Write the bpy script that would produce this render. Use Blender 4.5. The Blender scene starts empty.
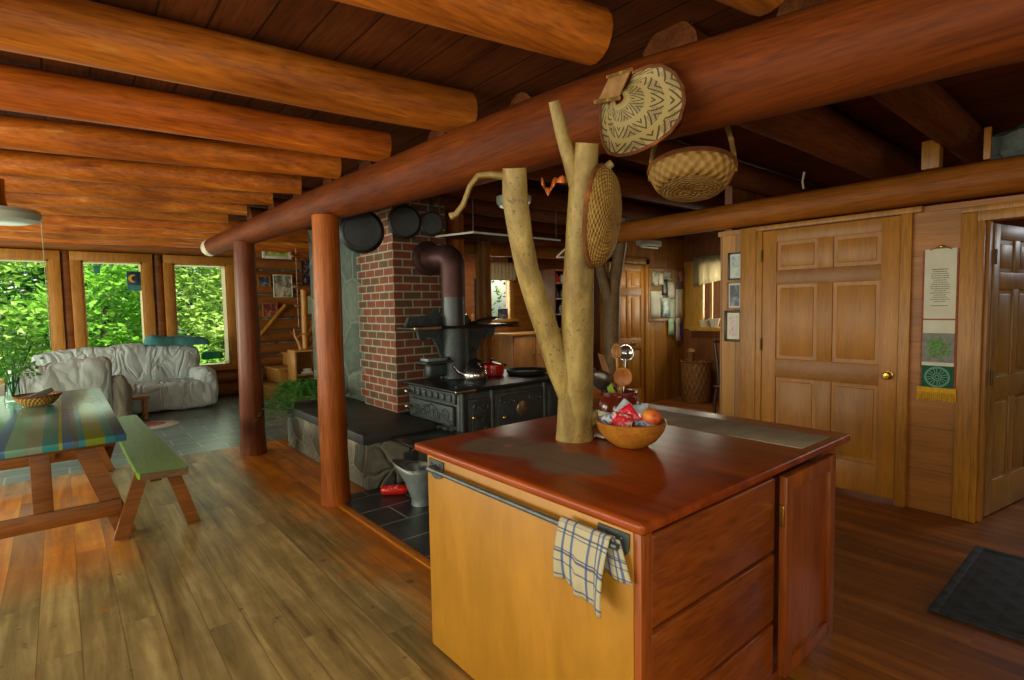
import bpy, bmesh, math, random
from mathutils import Vector as V, Matrix, noise as NZ
random.seed(7)
C = bpy.context.scene.collection
PI = math.pi
R = math.radians
def col(h):
    h = h.lstrip('#'); c = [int(h[i:i+2], 16)/255 for i in (0, 2, 4)]
    return tuple(x/12.92 if x <= .04045 else ((x+.055)/1.055)**2.4 for x in c)+(1,)
# ---------------------------------------------------------------- materials
class NT:
    def __init__(s, name):
        s.m = bpy.data.materials.new(name); s.m.use_nodes = True
        s.t = s.m.node_tree; s.t.nodes.clear()
        s.out = s.n('ShaderNodeOutputMaterial'); s.b = s.n('ShaderNodeBsdfPrincipled')
        s.l(s.b.outputs[0], s.out.inputs[0])
    def n(s, k, **kw):
        x = s.t.nodes.new(k)
        for a, b in kw.items(): setattr(x, a, b)
        return x
    def l(s, a, b): s.t.links.new(a, b)
    def put(s, inp, v):
        if hasattr(v, 'links') or hasattr(v, 'is_linked'): s.l(v, inp)
        else: inp.default_value = v
    def math(s, op, a, b=0.0, c=0.0):
        x = s.n('ShaderNodeMath', operation=op)
        for i, v in enumerate((a, b, c)): s.put(x.inputs[i], v)
        return x.outputs[0]
    def coord(s, k='Object'): return s.n('ShaderNodeTexCoord').outputs[k]
    def xyz(s, v):
        x = s.n('ShaderNodeSeparateXYZ'); s.l(v, x.inputs[0]); return x.outputs
    def comb(s, a, b, c):
        x = s.n('ShaderNodeCombineXYZ')
        for i, v in enumerate((a, b, c)): s.put(x.inputs[i], v)
        return x.outputs[0]
    def noise(s, v, scale, detail=3, rough=.55, dist=0):
        x = s.n('ShaderNodeTexNoise'); s.l(v, x.inputs['Vector'])
        x.inputs['Scale'].default_value = scale; x.inputs['Detail'].default_value = detail
        x.inputs['Roughness'].default_value = rough; x.inputs['Distortion'].default_value = dist
        return x.outputs[0]
    def ramp(s, f, stops, interp='LINEAR'):
        x = s.n('ShaderNodeValToRGB'); s.l(f, x.inputs[0]); cr = x.color_ramp; cr.interpolation = interp
        while len(cr.elements) < len(stops): cr.elements.new(.5)
        for e, (p, c) in zip(cr.elements, stops):
            e.position = p; e.color = col(c) if isinstance(c, str) else ((c, c, c, 1) if not isinstance(c, tuple) else c)
        return x.outputs[0]
    def mix(s, f, a, b, mode='MIX'):
        x = s.n('ShaderNodeMix', data_type='RGBA', blend_type=mode)
        s.put(x.inputs[0], f)
        for i, v in ((6, a), (7, b)):
            if isinstance(v, str): v = col(v)
            s.put(x.inputs[i], v)
        return x.outputs[2]
    def bump(s, h, strength=.3, dist=.01):
        x = s.n('ShaderNodeBump'); x.inputs['Strength'].default_value = strength; x.inputs['Distance'].default_value = dist
        s.l(h, x.inputs['Height']); s.l(x.outputs[0], s.b.inputs['Normal'])
    def rnd(s): return s.n('ShaderNodeObjectInfo').outputs['Random']
    def fin(s, c, rough=.5, metal=0, spec=.5, coat=0):
        if isinstance(c, str): c = col(c)
        s.put(s.b.inputs['Base Color'], c); s.put(s.b.inputs['Roughness'], rough); s.b.inputs['Metallic'].default_value = metal
        s.b.inputs['Specular IOR Level'].default_value = spec
        if coat: s.b.inputs['Coat Weight'].default_value = coat; s.b.inputs['Coat Roughness'].default_value = .25
        return s.m
def plain(name, c, rough=.5, metal=0, var=.18, scale=6, bump=0, spec=.5, coat=0):
    t = NT(name); p = t.coord()
    f = t.noise(p, scale, 4)
    a = col(c); d = tuple(x*(1-var) for x in a[:3])+(1,); e = tuple(min(1, x*(1+var)) for x in a[:3])+(1,)
    cc = t.ramp(f, [(.3, d), (.7, e)])
    if bump: t.bump(t.noise(p, scale*6, 3), bump, .01)
    return t.fin(cc, rough, metal, spec, coat)
def wood(name, dark, light, axis=0, scale=9, rough=.42, plank=None, seam='#1a0d06', var=.22, knots=0, spec=.5, coat=0, contrast=(.32, .68), stretch=.07, seamw=.025, pvar=.3, streak=.75, hue=0, hi=None):
    """grain stretched along axis; plank=(axis, width) cuts it into boards"""
    t = NT(name); p = t.coord(); o = t.xyz(p); comps = [o[0], o[1], o[2]]
    r = t.rnd(); off = t.math('MULTIPLY', r, 37.0); pid = None
    if plank:
        q = t.math('DIVIDE', comps[plank[0]], plank[1]); fl = t.math('FLOOR', q); fr = t.math('FRACT', q)
        wn = t.n('ShaderNodeTexWhiteNoise', noise_dimensions='1D'); t.l(fl, wn.inputs['W']); pid = wn.outputs[0]
        off = t.math('ADD', off, t.math('MULTIPLY', pid, 23.0))
    g = list(comps); g[axis] = t.math('MULTIPLY', g[axis], stretch)
    g = [t.math('ADD', x, off) for x in g]
    v = t.comb(*g)
    n1 = t.noise(v, scale, 5, .6, .6); n2 = t.noise(v, scale*5, 3, .6)
    f = t.math('ADD', t.math('MULTIPLY', n1, .7), t.math('MULTIPLY', n2, .3))
    c = t.ramp(f, [(contrast[0], dark), (contrast[1], light)]+([(min(.95, contrast[1]+.1), hi)] if hi else []))
    if knots:
        vo = t.n('ShaderNodeTexVoronoi'); vo.inputs['Scale'].default_value = knots
        kv = list(comps); kv[axis] = t.math('MULTIPLY', kv[axis], .55); t.l(t.comb(*[t.math('ADD', x, off) for x in kv]), vo.inputs['Vector'])
        kf = t.ramp(vo.outputs['Distance'], [(.05, 1.0), (.13, 0.0)])
        c = t.mix(t.math('MULTIPLY', kf, .75), c, '#3a1a0a')
    br = t.math('ADD', 1-var/2, t.math('MULTIPLY', r, var))
    if pid is not None: br = t.math('MULTIPLY', br, t.math('ADD', 1-pvar/2, t.math('MULTIPLY', pid, pvar)))
    c = t.mix(1.0, c, t.comb(br, br, br), 'MULTIPLY')
    if hue: c = t.mix(t.math('MULTIPLY', r, hue), c, '#e08058', 'MULTIPLY')
    if plank:
        e = t.math('MINIMUM', fr, t.math('SUBTRACT', 1.0, fr)); sm = t.math('LESS_THAN', e, seamw)
        c = t.mix(t.math('MULTIPLY', sm, .8), c, seam)
    sv = list(g); n3 = t.noise(t.comb(*[t.math('MULTIPLY', x, 1.0) for x in sv]), scale*13, 2, .5)
    sk = t.ramp(n3, [(.30, .62), (.48, 1.0), (.7, 1.22)]); c = t.mix(streak, c, sk, 'MULTIPLY')
    bl = t.ramp(t.noise(p, 2.2, 3, .6), [(.3, .78), (.7, 1.12)]); c = t.mix(.7, c, bl, 'MULTIPLY')
    t.bump(t.math('ADD', n2, t.math('MULTIPLY', n3, .6)), .25, .006)
    return t.fin(c, rough, 0, spec, coat)
M = {}
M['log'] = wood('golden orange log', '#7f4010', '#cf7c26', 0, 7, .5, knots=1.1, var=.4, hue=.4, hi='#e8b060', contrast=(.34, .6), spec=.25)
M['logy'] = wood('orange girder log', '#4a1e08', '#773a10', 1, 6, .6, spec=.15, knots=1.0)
M['logdark'] = wood('dark brown log', '#54290f', '#764522', 0, 7, .75, spec=.12, knots=1.0)  # darker brown than the logs left of the girder
M['ceil'] = wood('dark ceiling boards', '#522810', '#713e1a', 1, 6, .75, spec=.15, plank=(0, .19), var=0)
M['post'] = wood('varnished red brown post', '#7c3a0c', '#b5641a', 2, 6, .38, knots=1.2, spec=.3)
M['postd'] = wood('dark red brown post', '#55260e', '#7c4019', 2, 6, .36, knots=1.0, spec=.3)
M['wallh'] = wood('red brown wall log', '#754218', '#a8682a', 0, 7, .5, knots=1.0)
M['plate'] = wood('orange plate log', '#74400f', '#9e5e1e', 1, 6, .55, spec=.25, knots=.9)
M['pinev'] = wood('golden pine boards', '#94601a', '#bc8028', 2, 7, .42, knots=1.2, var=.2)
M['pineh'] = wood('amber pine boards', '#8a5418', '#b07226', 1, 6, .45, plank=(2, .3), knots=1.2, var=.1, pvar=.15, seamw=.006, streak=.4)
M['pinevert'] = wood('vertical amber boards', '#8f5a1c', '#b67c2c', 2, 7, .42, plank=(0, .11), knots=1.0, var=.1)
M['pineverty'] = wood('vertical golden boards', '#946020', '#bd852f', 2, 7, .45, plank=(1, .13), knots=1.0, var=.1, streak=.4)
M['door'] = wood('golden fir door', '#9a621a', '#bb7e28', 2, 9, .42, var=.15, streak=.4)
M['doorh'] = wood('amber door rail', '#8c5818', '#a46c24', 1, 9, .42, var=.1, streak=.4)
M['dooro'] = wood('brown open door', '#8a6426', '#a87c38', 2, 9, .4, var=.1)
M['trim'] = wood('orange window trim', '#97601c', '#b87c2a', 2, 7, .45, var=.15)
M['jamb'] = wood('yellow jamb', '#a8782a', '#c0923c', 2, 7, .4)
M['ply'] = wood('honey plywood', '#a06e18', '#bf8828', 2, 3, .42, stretch=.3, var=0, contrast=(.3, .7), streak=.12)
M['cherry'] = wood('cherry boards', '#6c2e0c', '#a3551a', 0, 6, .36, coat=.08, var=.25, stretch=.15)
M['cherryv'] = wood('cherry stile', '#7e380f', '#ae5f1f', 2, 7, .36, coat=.08)
M['oak'] = wood('plain oak', '#9c6a2c', '#c08c46', 0, 7, .45, var=.15)
M['brownh'] = wood('brown cabinet', '#8a5a2a', '#a8743a', 2, 7, .45)
M['dbrown'] = wood('dark brown boards', '#6a3c1a', '#86522a', 2, 7, .5, plank=(0, .14))
M['table'] = wood('red brown trestle', '#6e4016', '#965c22', 0, 8, .42, var=.2)
M['green'] = wood('green painted bench', '#5f921c', '#80b62e', 1, 6, .45, contrast=(.2, .8), streak=.4, spec=.35)
M['edge'] = wood('worn bench edge', '#5c4526', '#7c6238', 0, 9, .5)
M['spoon'] = wood('orange spoon wood', '#a0561a', '#c47c2a', 2, 20, .4)
M['bowl'] = wood('turned bowl wood', '#a5621c', '#cc8a34', 0, 14, .28, coat=.3)
M['slate'] = None
M['iron'] = plain('black cast iron', '#4d5657', .42, .4, .3, 14, .12)
M['ironrelief'] = None
M['pan'] = plain('black iron pan', '#26292b', .5, .3, .35, 9, .08)
M['rust'] = plain('brown stovepipe', '#4e3230', .5, .5, .25, 7)
M['pipeg'] = plain('grey stovepipe', '#4c5052', .4, .7, .2, 7)
M['nickel'] = plain('nickel', '#b3ac98', .25, .9, .15, 9)
M['brass'] = plain('brass', '#c9a24a', .22, .9, .1, 9)
M['steel'] = plain('brushed steel', '#b9bab4', .2, .95, .15, 8)
M['red'] = plain('red enamel', '#d02014', .2, 0, .1, 5, coat=.4)
M['blackp'] = plain('black plastic', '#151517', .4, 0, .2, 8)
M['zinc'] = plain('galvanised zinc', '#8d9c9c', .42, .35, .22, 12)
M['zincin'] = plain('dull zinc inside', '#6d7470', .6, .2, .2, 9)
def drape(name, a, b_):
    t = NT(name); p = t.coord(); o = t.xyz(p); v = t.comb(o[0], o[1], t.math('MULTIPLY', o[2], .45))
    n = t.noise(v, 4.2, 2, .5, .7); f = t.math('ABSOLUTE', t.math('SUBTRACT', n, .5)); r_ = t.ramp(f, [(0, 0.0), (.14, 1.0)])
    t.bump(r_, .45, .04); return t.fin(t.ramp(t.noise(p, 3, 3), [(.3, a), (.7, b_)]), .9)
M['cloth'] = drape('grey slipcover', '#a9b4b0', '#c0cac6'); M['clothd'] = drape('taupe slipcover', '#858476', '#9a988a')
M['teal'] = plain('teal blanket', '#3f7a78', .95, 0, .2, 12, .3)
M['greenp'] = plain('green cushion', '#1f7a4c', .9, 0, .2, 9)
M['rugw'] = plain('pale rug', '#c9c3ac', .95, 0, .15, 20, .3)
M['rugr'] = plain('pink rug centre', '#a8675a', .95, 0, .25, 20, .3)
M['white'] = plain('white paint', '#cfd2cc', .5, 0, .05, 5)
M['paper'] = plain('paper', '#d5d3bd', .8, 0, .08, 9)
M['cream'] = plain('cream glaze', '#d6cfae', .3, 0, .06, 7)
M['brownglaze'] = plain('brown glaze', '#6a220f', .15, 0, .25, 9, coat=.5)
M['glassw'] = plain('milky shade', '#b7c4b8', .25, 0, .06, 5)
M['black'] = plain('black frame', '#1b1a18', .4, 0, .2, 9)
M['goldf'] = wood('frame wood', '#7e4a1c', '#9c6428', 0, 20, .4)
M['string'] = plain('string', '#b6ab90', .8)
M['wire'] = plain('wire', '#6b6a66', .4, .6)
M['stem'] = plain('green stem', '#3e5a20', .7)
M['bark'] = plain('grey bark', '#5e574b', .9, 0, .3, 8, .4)
M['redtrim'] = plain('red ribbon', '#a0523a', .85, 0, .3, 40)
M['yellowf'] = plain('yellow fringe', '#d9a51e', .85, 0, .2, 60)
M['darkgreen'] = plain('dark green cloth', '#0f5a3c', .85, 0, .15, 30)
M['greyc'] = plain('grey cloth', '#84867f', .85, 0, .2, 25)
M['mint'] = plain('mint thread', '#9fd0c0', .8)
M['leafgreen'] = plain('green thread', '#5f9a4e', .8, 0, .4, 60)
M['ink'] = plain('ink', '#5d5c4c', .8)
M['blue'] = plain('blue edge', '#2a2ab0', .5)
M['insul'] = plain('grey insulation', '#5f6a66', .95, 0, .3, 14, .8)
M['copper'] = plain('copper', '#c8703a', .3, .7, .2, 15)
M['cork'] = plain('cork', '#9a7a48', .9, 0, .3, 60)
M['candyred'] = plain('red wrapper', '#c8102a', .25, 0, .2, 30, coat=.4)
M['candyblue'] = plain('silver blue wrapper', '#a9bac4', .25, 0, .25, 25, coat=.4)
M['leaf'] = None
def peach():
    t = NT('peach skin'); f = t.noise(t.coord(), 14, 3); return t.fin(t.ramp(f, [(.35, '#e0a030'), (.5, '#d8642a'), (.7, '#b03426')]), .5)
M['peach'] = peach()
def leafmat(name, a, b, c, trans=.35):
    t = NT(name); f = t.noise(t.coord(), 1.4, 3); g = t.noise(t.coord(), 18, 1)
    cc = t.mix(.5, t.ramp(f, [(.3, a), (.55, b), (.75, c)]), t.ramp(g, [(.3, a), (.5, b), (.7, c)]))
    m = t.fin(cc, .5, 0, .3)
    tr = t.n('ShaderNodeBsdfTranslucent'); t.l(cc, tr.inputs[0]); mx = t.n('ShaderNodeMixShader'); mx.inputs[0].default_value = trans
    t.l(t.b.outputs[0], mx.inputs[1]); t.l(tr.outputs[0], mx.inputs[2]); t.l(mx.outputs[0], t.out.inputs[0]); return m
M['leaf'] = leafmat('bright leaves', '#4a8a20', '#84c036', '#b8e068')
M['leafy'] = leafmat('yellow green leaves', '#6f9a30', '#aacb56', '#e0e8a4')
M['leafd'] = leafmat('deep green leaves', '#2c5a1e', '#4c8630', '#7cb04a')
M['fern'] = leafmat('fern leaves', '#4a9440', '#74bb58', '#a6dc80', .25)
def slate(name, c1, c2, grout, bw, bh, rough):
    t = NT(name); o = t.xyz(t.coord()); v = t.comb(o[0], o[1], 0.0)
    b = t.n('ShaderNodeTexBrick'); t.l(v, b.inputs['Vector']); b.inputs['Scale'].default_value = 1
    b.inputs['Brick Width'].default_value = bw; b.inputs['Row Height'].default_value = bh; b.inputs['Mortar Size'].default_value = .0065
    b.inputs['Color1'].default_value = col(c1); b.inputs['Color2'].default_value = col(c2); b.inputs['Mortar'].default_value = col(grout)
    f = t.noise(t.coord(), 7, 4); c = t.mix(.5, b.outputs[0], t.ramp(f, [(.3, .4), (.7, 1.0)]), 'MULTIPLY')
    t.bump(t.noise(t.coord(), 22, 4), .15, .006); return t.fin(c, rough)
M['slate'] = slate('slate hearth tiles', '#2c3234', '#394041', '#8f9892', .46, .31, .35)
M['slatelr'] = slate('slate living room tiles', '#657c74', '#748c86', '#b4c0b6', .46, .31, .3)
M['slatetop'] = plain('dark slate slab', '#383b39', .5, 0, .3, 6, .2)
def brickm():
    t = NT('red brick'); o = t.xyz(t.coord()); u = t.math('SUBTRACT', o[0], o[1])
    v = t.comb(u, o[2], 0.0)
    b = t.n('ShaderNodeTexBrick'); t.l(v, b.inputs['Vector']); b.inputs['Scale'].default_value = 1
    b.inputs['Brick Width'].default_value = .205; b.inputs['Row Height'].default_value = .0795; b.inputs['Mortar Size'].default_value = .0075
    b.inputs['Bias'].default_value = -.25
    b.inputs['Color1'].default_value = col('#84452f'); b.inputs['Color2'].default_value = col('#504a38'); b.inputs['Mortar'].default_value = col('#a9aa8e')
    f = t.noise(t.coord(), 10, 4); c = t.mix(.6, b.outputs[0], t.ramp(f, [(.3, .55), (.7, 1.1)]), 'MULTIPLY')
    t.bump(b.outputs[1], -.5, .008); return t.fin(c, .8)
M['brick'] = brickm()
def stonem(name, sc, a, b, c, joint):
    t = NT(name); p = t.coord(); n = t.n('ShaderNodeTexNoise'); t.l(p, n.inputs['Vector']); n.inputs['Scale'].default_value = 3
    v = t.mix(.12, p, n.outputs[1])
    d = t.n('ShaderNodeTexVoronoi', feature='DISTANCE_TO_EDGE'); t.l(v, d.inputs['Vector']); d.inputs['Scale'].default_value = sc
    e = t.n('ShaderNodeTexVoronoi'); t.l(v, e.inputs['Vector']); e.inputs['Scale'].default_value = sc
    s = t.xyz(e.outputs['Color'])[0]
    cc = t.ramp(s, [(.1, a), (.5, b), (.9, c)]); f = t.noise(p, 12, 5); cc = t.mix(.7, cc, t.ramp(f, [(.3, .5), (.7, 1.15)]), 'MULTIPLY')
    j = t.ramp(d.outputs['Distance'], [(.02, 1.0), (.05, 0.0)]); cc = t.mix(t.math('MULTIPLY', j, .8), cc, joint)
    h = t.ramp(d.outputs['Distance'], [(.0, 0.0), (.12, 1.0)]); t.bump(h, .7, .03)
    return t.fin(cc, .8)
M['stone'] = stonem('fieldstone', 5.2, '#5d6358', '#7d8374', '#93937e', '#a3a089')
M['stoneg'] = stonem('green grey stone', 2.6, '#46544c', '#5c6b60', '#6b7868', '#727c6c')
def reliefm():
    t = NT('embossed cast iron'); p = t.coord()
    w = t.n('ShaderNodeTexWave', wave_type='RINGS', rings_direction='SPHERICAL'); t.l(t.n('ShaderNodeTexCoord').outputs['Object'], w.inputs['Vector'])
    w.inputs['Scale'].default_value = 22; w.inputs['Distortion'].default_value = 5; w.inputs['Detail'].default_value = 3; w.inputs['Detail Scale'].default_value = 3
    t.bump(w.outputs[1], .35, .005); c = t.ramp(w.outputs[1], [(.1, '#3c4445'), (.9, '#5a6364')]); return t.fin(c, .42, .45)
M['ironrelief'] = reliefm()
def trunkm():
    t = NT('peeled pale trunk'); p = t.coord(); o = t.xyz(p); v = t.comb(o[0], o[1], t.math('MULTIPLY', o[2], .25))
    f = t.noise(v, 14, 5, .6, .4); c = t.ramp(f, [(.3, '#7a622e'), (.5, '#a08848'), (.75, '#bca662')])
    s = t.ramp(t.noise(p, 75, 2), [(.60, 0.0), (.68, 1.0)]); g = t.ramp(t.noise(p, 4, 2), [(.38, 0.0), (.6, 1.0)])
    c = t.mix(.9, c, t.ramp(t.noise(p, 6, 5, .7), [(.3, .55), (.7, 1.15)]), 'MULTIPLY')
    c = t.mix(t.math('MULTIPLY', t.math('MULTIPLY', s, g), .75), c, '#54391a')
    t.bump(t.math('ADD', f, t.noise(p, 30, 3)), .35, .008); return t.fin(c, .55)
M['trunk'] = trunkm()
M['trunkg'] = plain('grey brown trunk', '#7e6646', .6, 0, .3, 9, .2)
def counterm():
    t = NT('varnished counter'); p = t.coord(); o = t.xyz(p)
    v = t.comb(o[0], t.math('MULTIPLY', o[1], .12), o[2]); f = t.noise(v, 9, 5, .6, .5)
    c = t.ramp(f, [(.3, '#64260a'), (.55, '#933f10'), (.75, '#b0561a')])
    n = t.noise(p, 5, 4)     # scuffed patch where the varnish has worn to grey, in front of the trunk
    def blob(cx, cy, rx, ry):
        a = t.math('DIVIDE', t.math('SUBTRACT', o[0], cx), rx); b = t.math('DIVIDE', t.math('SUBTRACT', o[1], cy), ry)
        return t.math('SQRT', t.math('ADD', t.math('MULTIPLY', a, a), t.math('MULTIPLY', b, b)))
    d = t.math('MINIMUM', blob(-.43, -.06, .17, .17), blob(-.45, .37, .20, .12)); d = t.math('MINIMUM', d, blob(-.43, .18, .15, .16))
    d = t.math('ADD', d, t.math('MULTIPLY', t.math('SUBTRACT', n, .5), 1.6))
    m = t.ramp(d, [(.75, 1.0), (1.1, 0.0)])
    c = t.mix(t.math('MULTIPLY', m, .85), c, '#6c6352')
    sc = t.ramp(t.noise(t.comb(t.math('MULTIPLY', o[0], .3), o[1], o[2]), 5, 3), [(.55, 0.0), (.75, 1.0)]); c = t.mix(t.math('MULTIPLY', sc, .55), c, '#3c1a0a'); sl = t.math('LESS_THAN', t.math('ABSOLUTE', t.math('SUBTRACT', t.math('FRACT', t.math('MULTIPLY', o[0], 3.2)), .5)), .006); c = t.mix(t.math('MULTIPLY', sl, .6), c, '#35150a')
    rr = t.math('ADD', .34, t.math('MULTIPLY', m, .25)); t.bump(f, .06, .003)
    return t.fin(c, rr, 0, .35)
M['counter'] = counterm()
def floorm():
    t = NT('worn plank floor'); p = t.coord(); o = t.xyz(p)
    q = t.math('DIVIDE', o[0], .155); fl = t.math('FLOOR', q); fr = t.math('FRACT', q)
    wn = t.n('ShaderNodeTexWhiteNoise', noise_dimensions='1D'); t.l(fl, wn.inputs['W'])
    yy = t.math('ADD', o[1], t.math('MULTIPLY', wn.outputs[0], 7.0)); q2 = t.math('DIVIDE', yy, 2.1); f2 = t.math('FLOOR', q2); fr2 = t.math('FRACT', q2)
    wn2 = t.n('ShaderNodeTexWhiteNoise', noise_dimensions='2D'); t.l(t.comb(fl, f2, 0.0), wn2.inputs['Vector']); pid = wn2.outputs[0]
    off = t.math('MULTIPLY', pid, 31.0)
    v = t.comb(t.math('ADD', o[0], off), t.math('ADD', t.math('MULTIPLY', o[1], .08), off), o[2])
    g = t.noise(v, 12, 5, .6, .5)
    fresh = t.ramp(g, [(.3, '#a0560e'), (.55, '#cc7c18'), (.75, '#e09a28')])
    worn = t.ramp(g, [(.3, '#6a5a32'), (.55, '#9f8a56'), (.75, '#c8b57c')])
    mid = t.ramp(g, [(.3, '#6a3812'), (.55, '#8f521e'), (.75, '#ac6e2c')])
    big = t.noise(t.comb(o[0], t.math('MULTIPLY', o[1], .6), 0.0), 1.6, 5, .62)
    # walked-on lane in the middle of the room has lost its varnish
    def band(x, a, b, s):
        return t.math('MULTIPLY', t.ramp(t.math('DIVIDE', t.math('SUBTRACT', x, a-s), 2*s), [(0, 0.0), (1, 1.0)]),
                      t.ramp(t.math('DIVIDE', t.math('SUBTRACT', b+s, x), 2*s), [(0, 0.0), (1, 1.0)]))
    ww = t.math('ADD', o[0], t.math('MULTIPLY', t.math('SUBTRACT', big, .5), .9))
    tab = t.math('MULTIPLY', band(ww, -1.2, .25, .1), band(o[1], 3.95, 6.4, .25))
    lane = t.math('MULTIPLY', band(ww, -2.5, 1.3, .12), t.math('SUBTRACT', 1.0, tab))
    spots = t.ramp(t.noise(p, 2.3, 4, .6), [(.66, 1.0), (.74, 0.0)])
    lane = t.math('MULTIPLY', lane, spots)
    right = band(ww, 2.2, 9.0, .25)
    c = t.mix(lane, t.mix(right, fresh, mid), worn)
    br = t.math('ADD', .68, t.math('MULTIPLY', pid, .58)); bl_ = t.ramp(t.noise(p, 3.5, 5, .65), [(.3, .72), (.7, 1.15)]); c = t.mix(.8, c, bl_, 'MULTIPLY'); c = t.mix(1.0, c, t.comb(br, br, br), 'MULTIPLY')
    st = t.ramp(t.noise(p, 9, 5, .65), [(.3, 1.0), (.36, 0.0)]); c = t.mix(t.math('MULTIPLY', st, .6), c, '#2e1a0c')
    e = t.math('MINIMUM', fr, t.math('SUBTRACT', 1.0, fr)); sm = t.math('LESS_THAN', e, .012)
    pass
    c = t.mix(t.math('MULTIPLY', sm, .5), c, '#2b1a0c')
    dk = t.ramp(t.noise(p, 16, 5, .7), [(.28, 1.0), (.33, 0.0)]); c = t.mix(t.math('MULTIPLY', dk, .6), c, '#3a2412')
    rr = t.math('ADD', t.math('ADD', .32, t.math('MULTIPLY', lane, .06)), t.math('MULTIPLY', big, .1))
    t.bump(g, .1, .003); return t.fin(c, rr)
M['floor'] = floorm()
def stripem():
    t = NT('striped painted tabletop'); p = t.coord(); o = t.xyz(p)
    f = t.math('DIVIDE', t.math('ADD', o[0], .52), 1.04)
    S = [(0, '#3f9a70'), (.10, '#4f8fae'), (.2, '#7fb0a0'), (.3, '#4a9a8e'), (.42, '#4070b0'), (.47, '#7aa898'), (.55, '#8a988e'), (.62, '#2f8f9c'), (.69, '#a9ad2e'), (.705, '#3a5fa8'), (.75, '#5d5c86'), (.775, '#2c8cae'), (.805, '#8fa02a'), (.895, '#2f93b0'), (.945, '#3560a8')]
    c = t.ramp(f, S, 'CONSTANT'); n = t.noise(t.comb(o[0], t.math('MULTIPLY', o[1], .2), 0.0), 9, 4)
    gr = t.ramp(t.noise(p, 1.3, 2), [(.4, 0.0), (.65, 1.0)])
    c = t.mix(t.math('ADD', .12, t.math('MULTIPLY', gr, .35)), c, '#4c9a5a')  # green of the foliage reflected in the gloss, mixed into the stripe colours
    c = t.mix(.35, c, t.ramp(n, [(.3, .55), (.7, 1.2)]), 'MULTIPLY'); return t.fin(c, .26, 0, .3)
M['stripe'] = stripem()
def wick(name, a, b, u=60, w=40, mode=0):
    t = NT(name); uv = t.n('ShaderNodeUVMap').outputs[0]; o = t.xyz(uv)
    x = t.math('SINE', t.math('MULTIPLY', o[0], u*PI)); y = t.math('SINE', t.math('MULTIPLY', o[1], w*PI))
    h = t.math('MULTIPLY', x, y); h2 = t.math('ADD', t.math('MULTIPLY', h, .5), .5)
    n = t.noise(t.coord(), 25, 3); c = t.mix(.5, t.ramp(h2, [(.1, a), (.8, b)]), t.ramp(n, [(.3, a), (.7, b)])); t.bump(h2, .8, .012)
    return t.fin(c, .6)
M['wicker'] = wick('honey wicker', '#7c5218', '#d0a24a', 60, 14)
M['wickerd'] = wick('coiled straw', '#6e4a14', '#c09a48', 64, 48)
M['wickerg'] = wick('brown splint', '#5c3c1c', '#a87c44', 36, 24)
M['wickerrim'] = wick('reddish rim', '#7c3a18', '#b87030', 80, 2)
def winnowm():
    t = NT('patterned flat weave'); o = t.xyz(t.n('ShaderNodeUVMap').outputs[0]); u, v = o[0], o[1]
    # v: distance from the corner hub in bands, u: angle; dark zigzag hatching on straw
    band = t.math('FRACT', t.math('MULTIPLY', v, 3.0)); tri = t.math('ABSOLUTE', t.math('SUBTRACT', t.math('FRACT', t.math('MULTIPLY', u, 5.0)), .5))
    zz = t.math('FRACT', t.math('MULTIPLY', t.math('ADD', band, t.math('MULTIPLY', tri, 2.2)), 2.3)); z = t.math('LESS_THAN', zz, .32)
    z2 = t.math('MULTIPLY', z, t.math('GREATER_THAN', band, .3))
    dots = t.math('GREATER_THAN', t.math('MULTIPLY', t.math('SINE', t.math('MULTIPLY', u, 260.0)), t.math('SINE', t.math('MULTIPLY', v, 190.0))), .1)
    dm = t.math('MULTIPLY', t.math('MULTIPLY', dots, t.math('GREATER_THAN', band, .42)), t.math('GREATER_THAN', tri, .22))
    k = t.math('MAXIMUM', z2, t.math('MULTIPLY', dm, .75)); c = t.mix(k, '#9c8a54', '#42301f'); return t.fin(c, .6)
M['winnow'] = winnowm()
def plaidm():
    t = NT('blue plaid cloth'); o = t.xyz(t.n('ShaderNodeUVMap').outputs[0])
    def ln(x, ps):
        r = None
        for a, w in ps:
            k = t.math('LESS_THAN', t.math('ABSOLUTE', t.math('SUBTRACT', x, a)), w); r = k if r is None else t.math('MAXIMUM', r, k)
        return r
    a = ln(o[0], [(.16, .022), (.33, .022), (.68, .022), (.82, .014), (.9, .022)]); b = ln(o[1], [(.1, .014), (.16, .009), (.46, .012), (.51, .02), (.68, .012), (.93, .014)])
    c = t.mix(.0, '#b3ab8c', '#b3ab8c'); c = t.mix(t.math('MULTIPLY', a, .85), c, '#37588a'); c = t.mix(t.math('MULTIPLY', b, .85), c, '#33476f')
    t.bump(t.noise(t.coord(), 120, 2), .2, .002); return t.fin(c, .95)
M['plaid'] = plaidm()
def picm(name, cs, sc=14):
    t = NT(name); f = t.noise(t.coord(), sc, 3, .6, .8); n = len(cs)
    return t.fin(t.ramp(f, [(.32+.36*i/max(1, n-1), c) for i, c in enumerate(cs)]), .4)
M['pic1'] = picm('green landscape picture', ['#2f3a16', '#7c8f34', '#a9b55a', '#d5d2a0'], 7)
M['pic2'] = picm('portrait photo', ['#20242c', '#3c4656', '#9aa0a8'], 9)
M['pic3'] = picm('grey sketch', ['#2c2a26', '#7d7a68', '#b9b59a', '#c9c6ae'], 6)
M['pic4'] = picm('family photo', ['#33363c', '#7c2a24', '#b0886c'], 9)
M['pic5'] = picm('group photo', ['#16161a', '#33303a', '#a88a90'], 12)
M['pic6'] = picm('pale certificate', ['#b9bda6', '#9fae88', '#cdd0bc'], 10)
M['pic7'] = picm('pale print', ['#5a7a80', '#b4c4bc', '#d8dccf'], 8)
M['pic8'] = picm('rose print', ['#c8a0a0', '#d8d4c8', '#b06a70'], 30)
M['moon'] = picm('night sky tile', ['#10243a', '#1c3a4e', '#2a5560'], 9)
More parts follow.
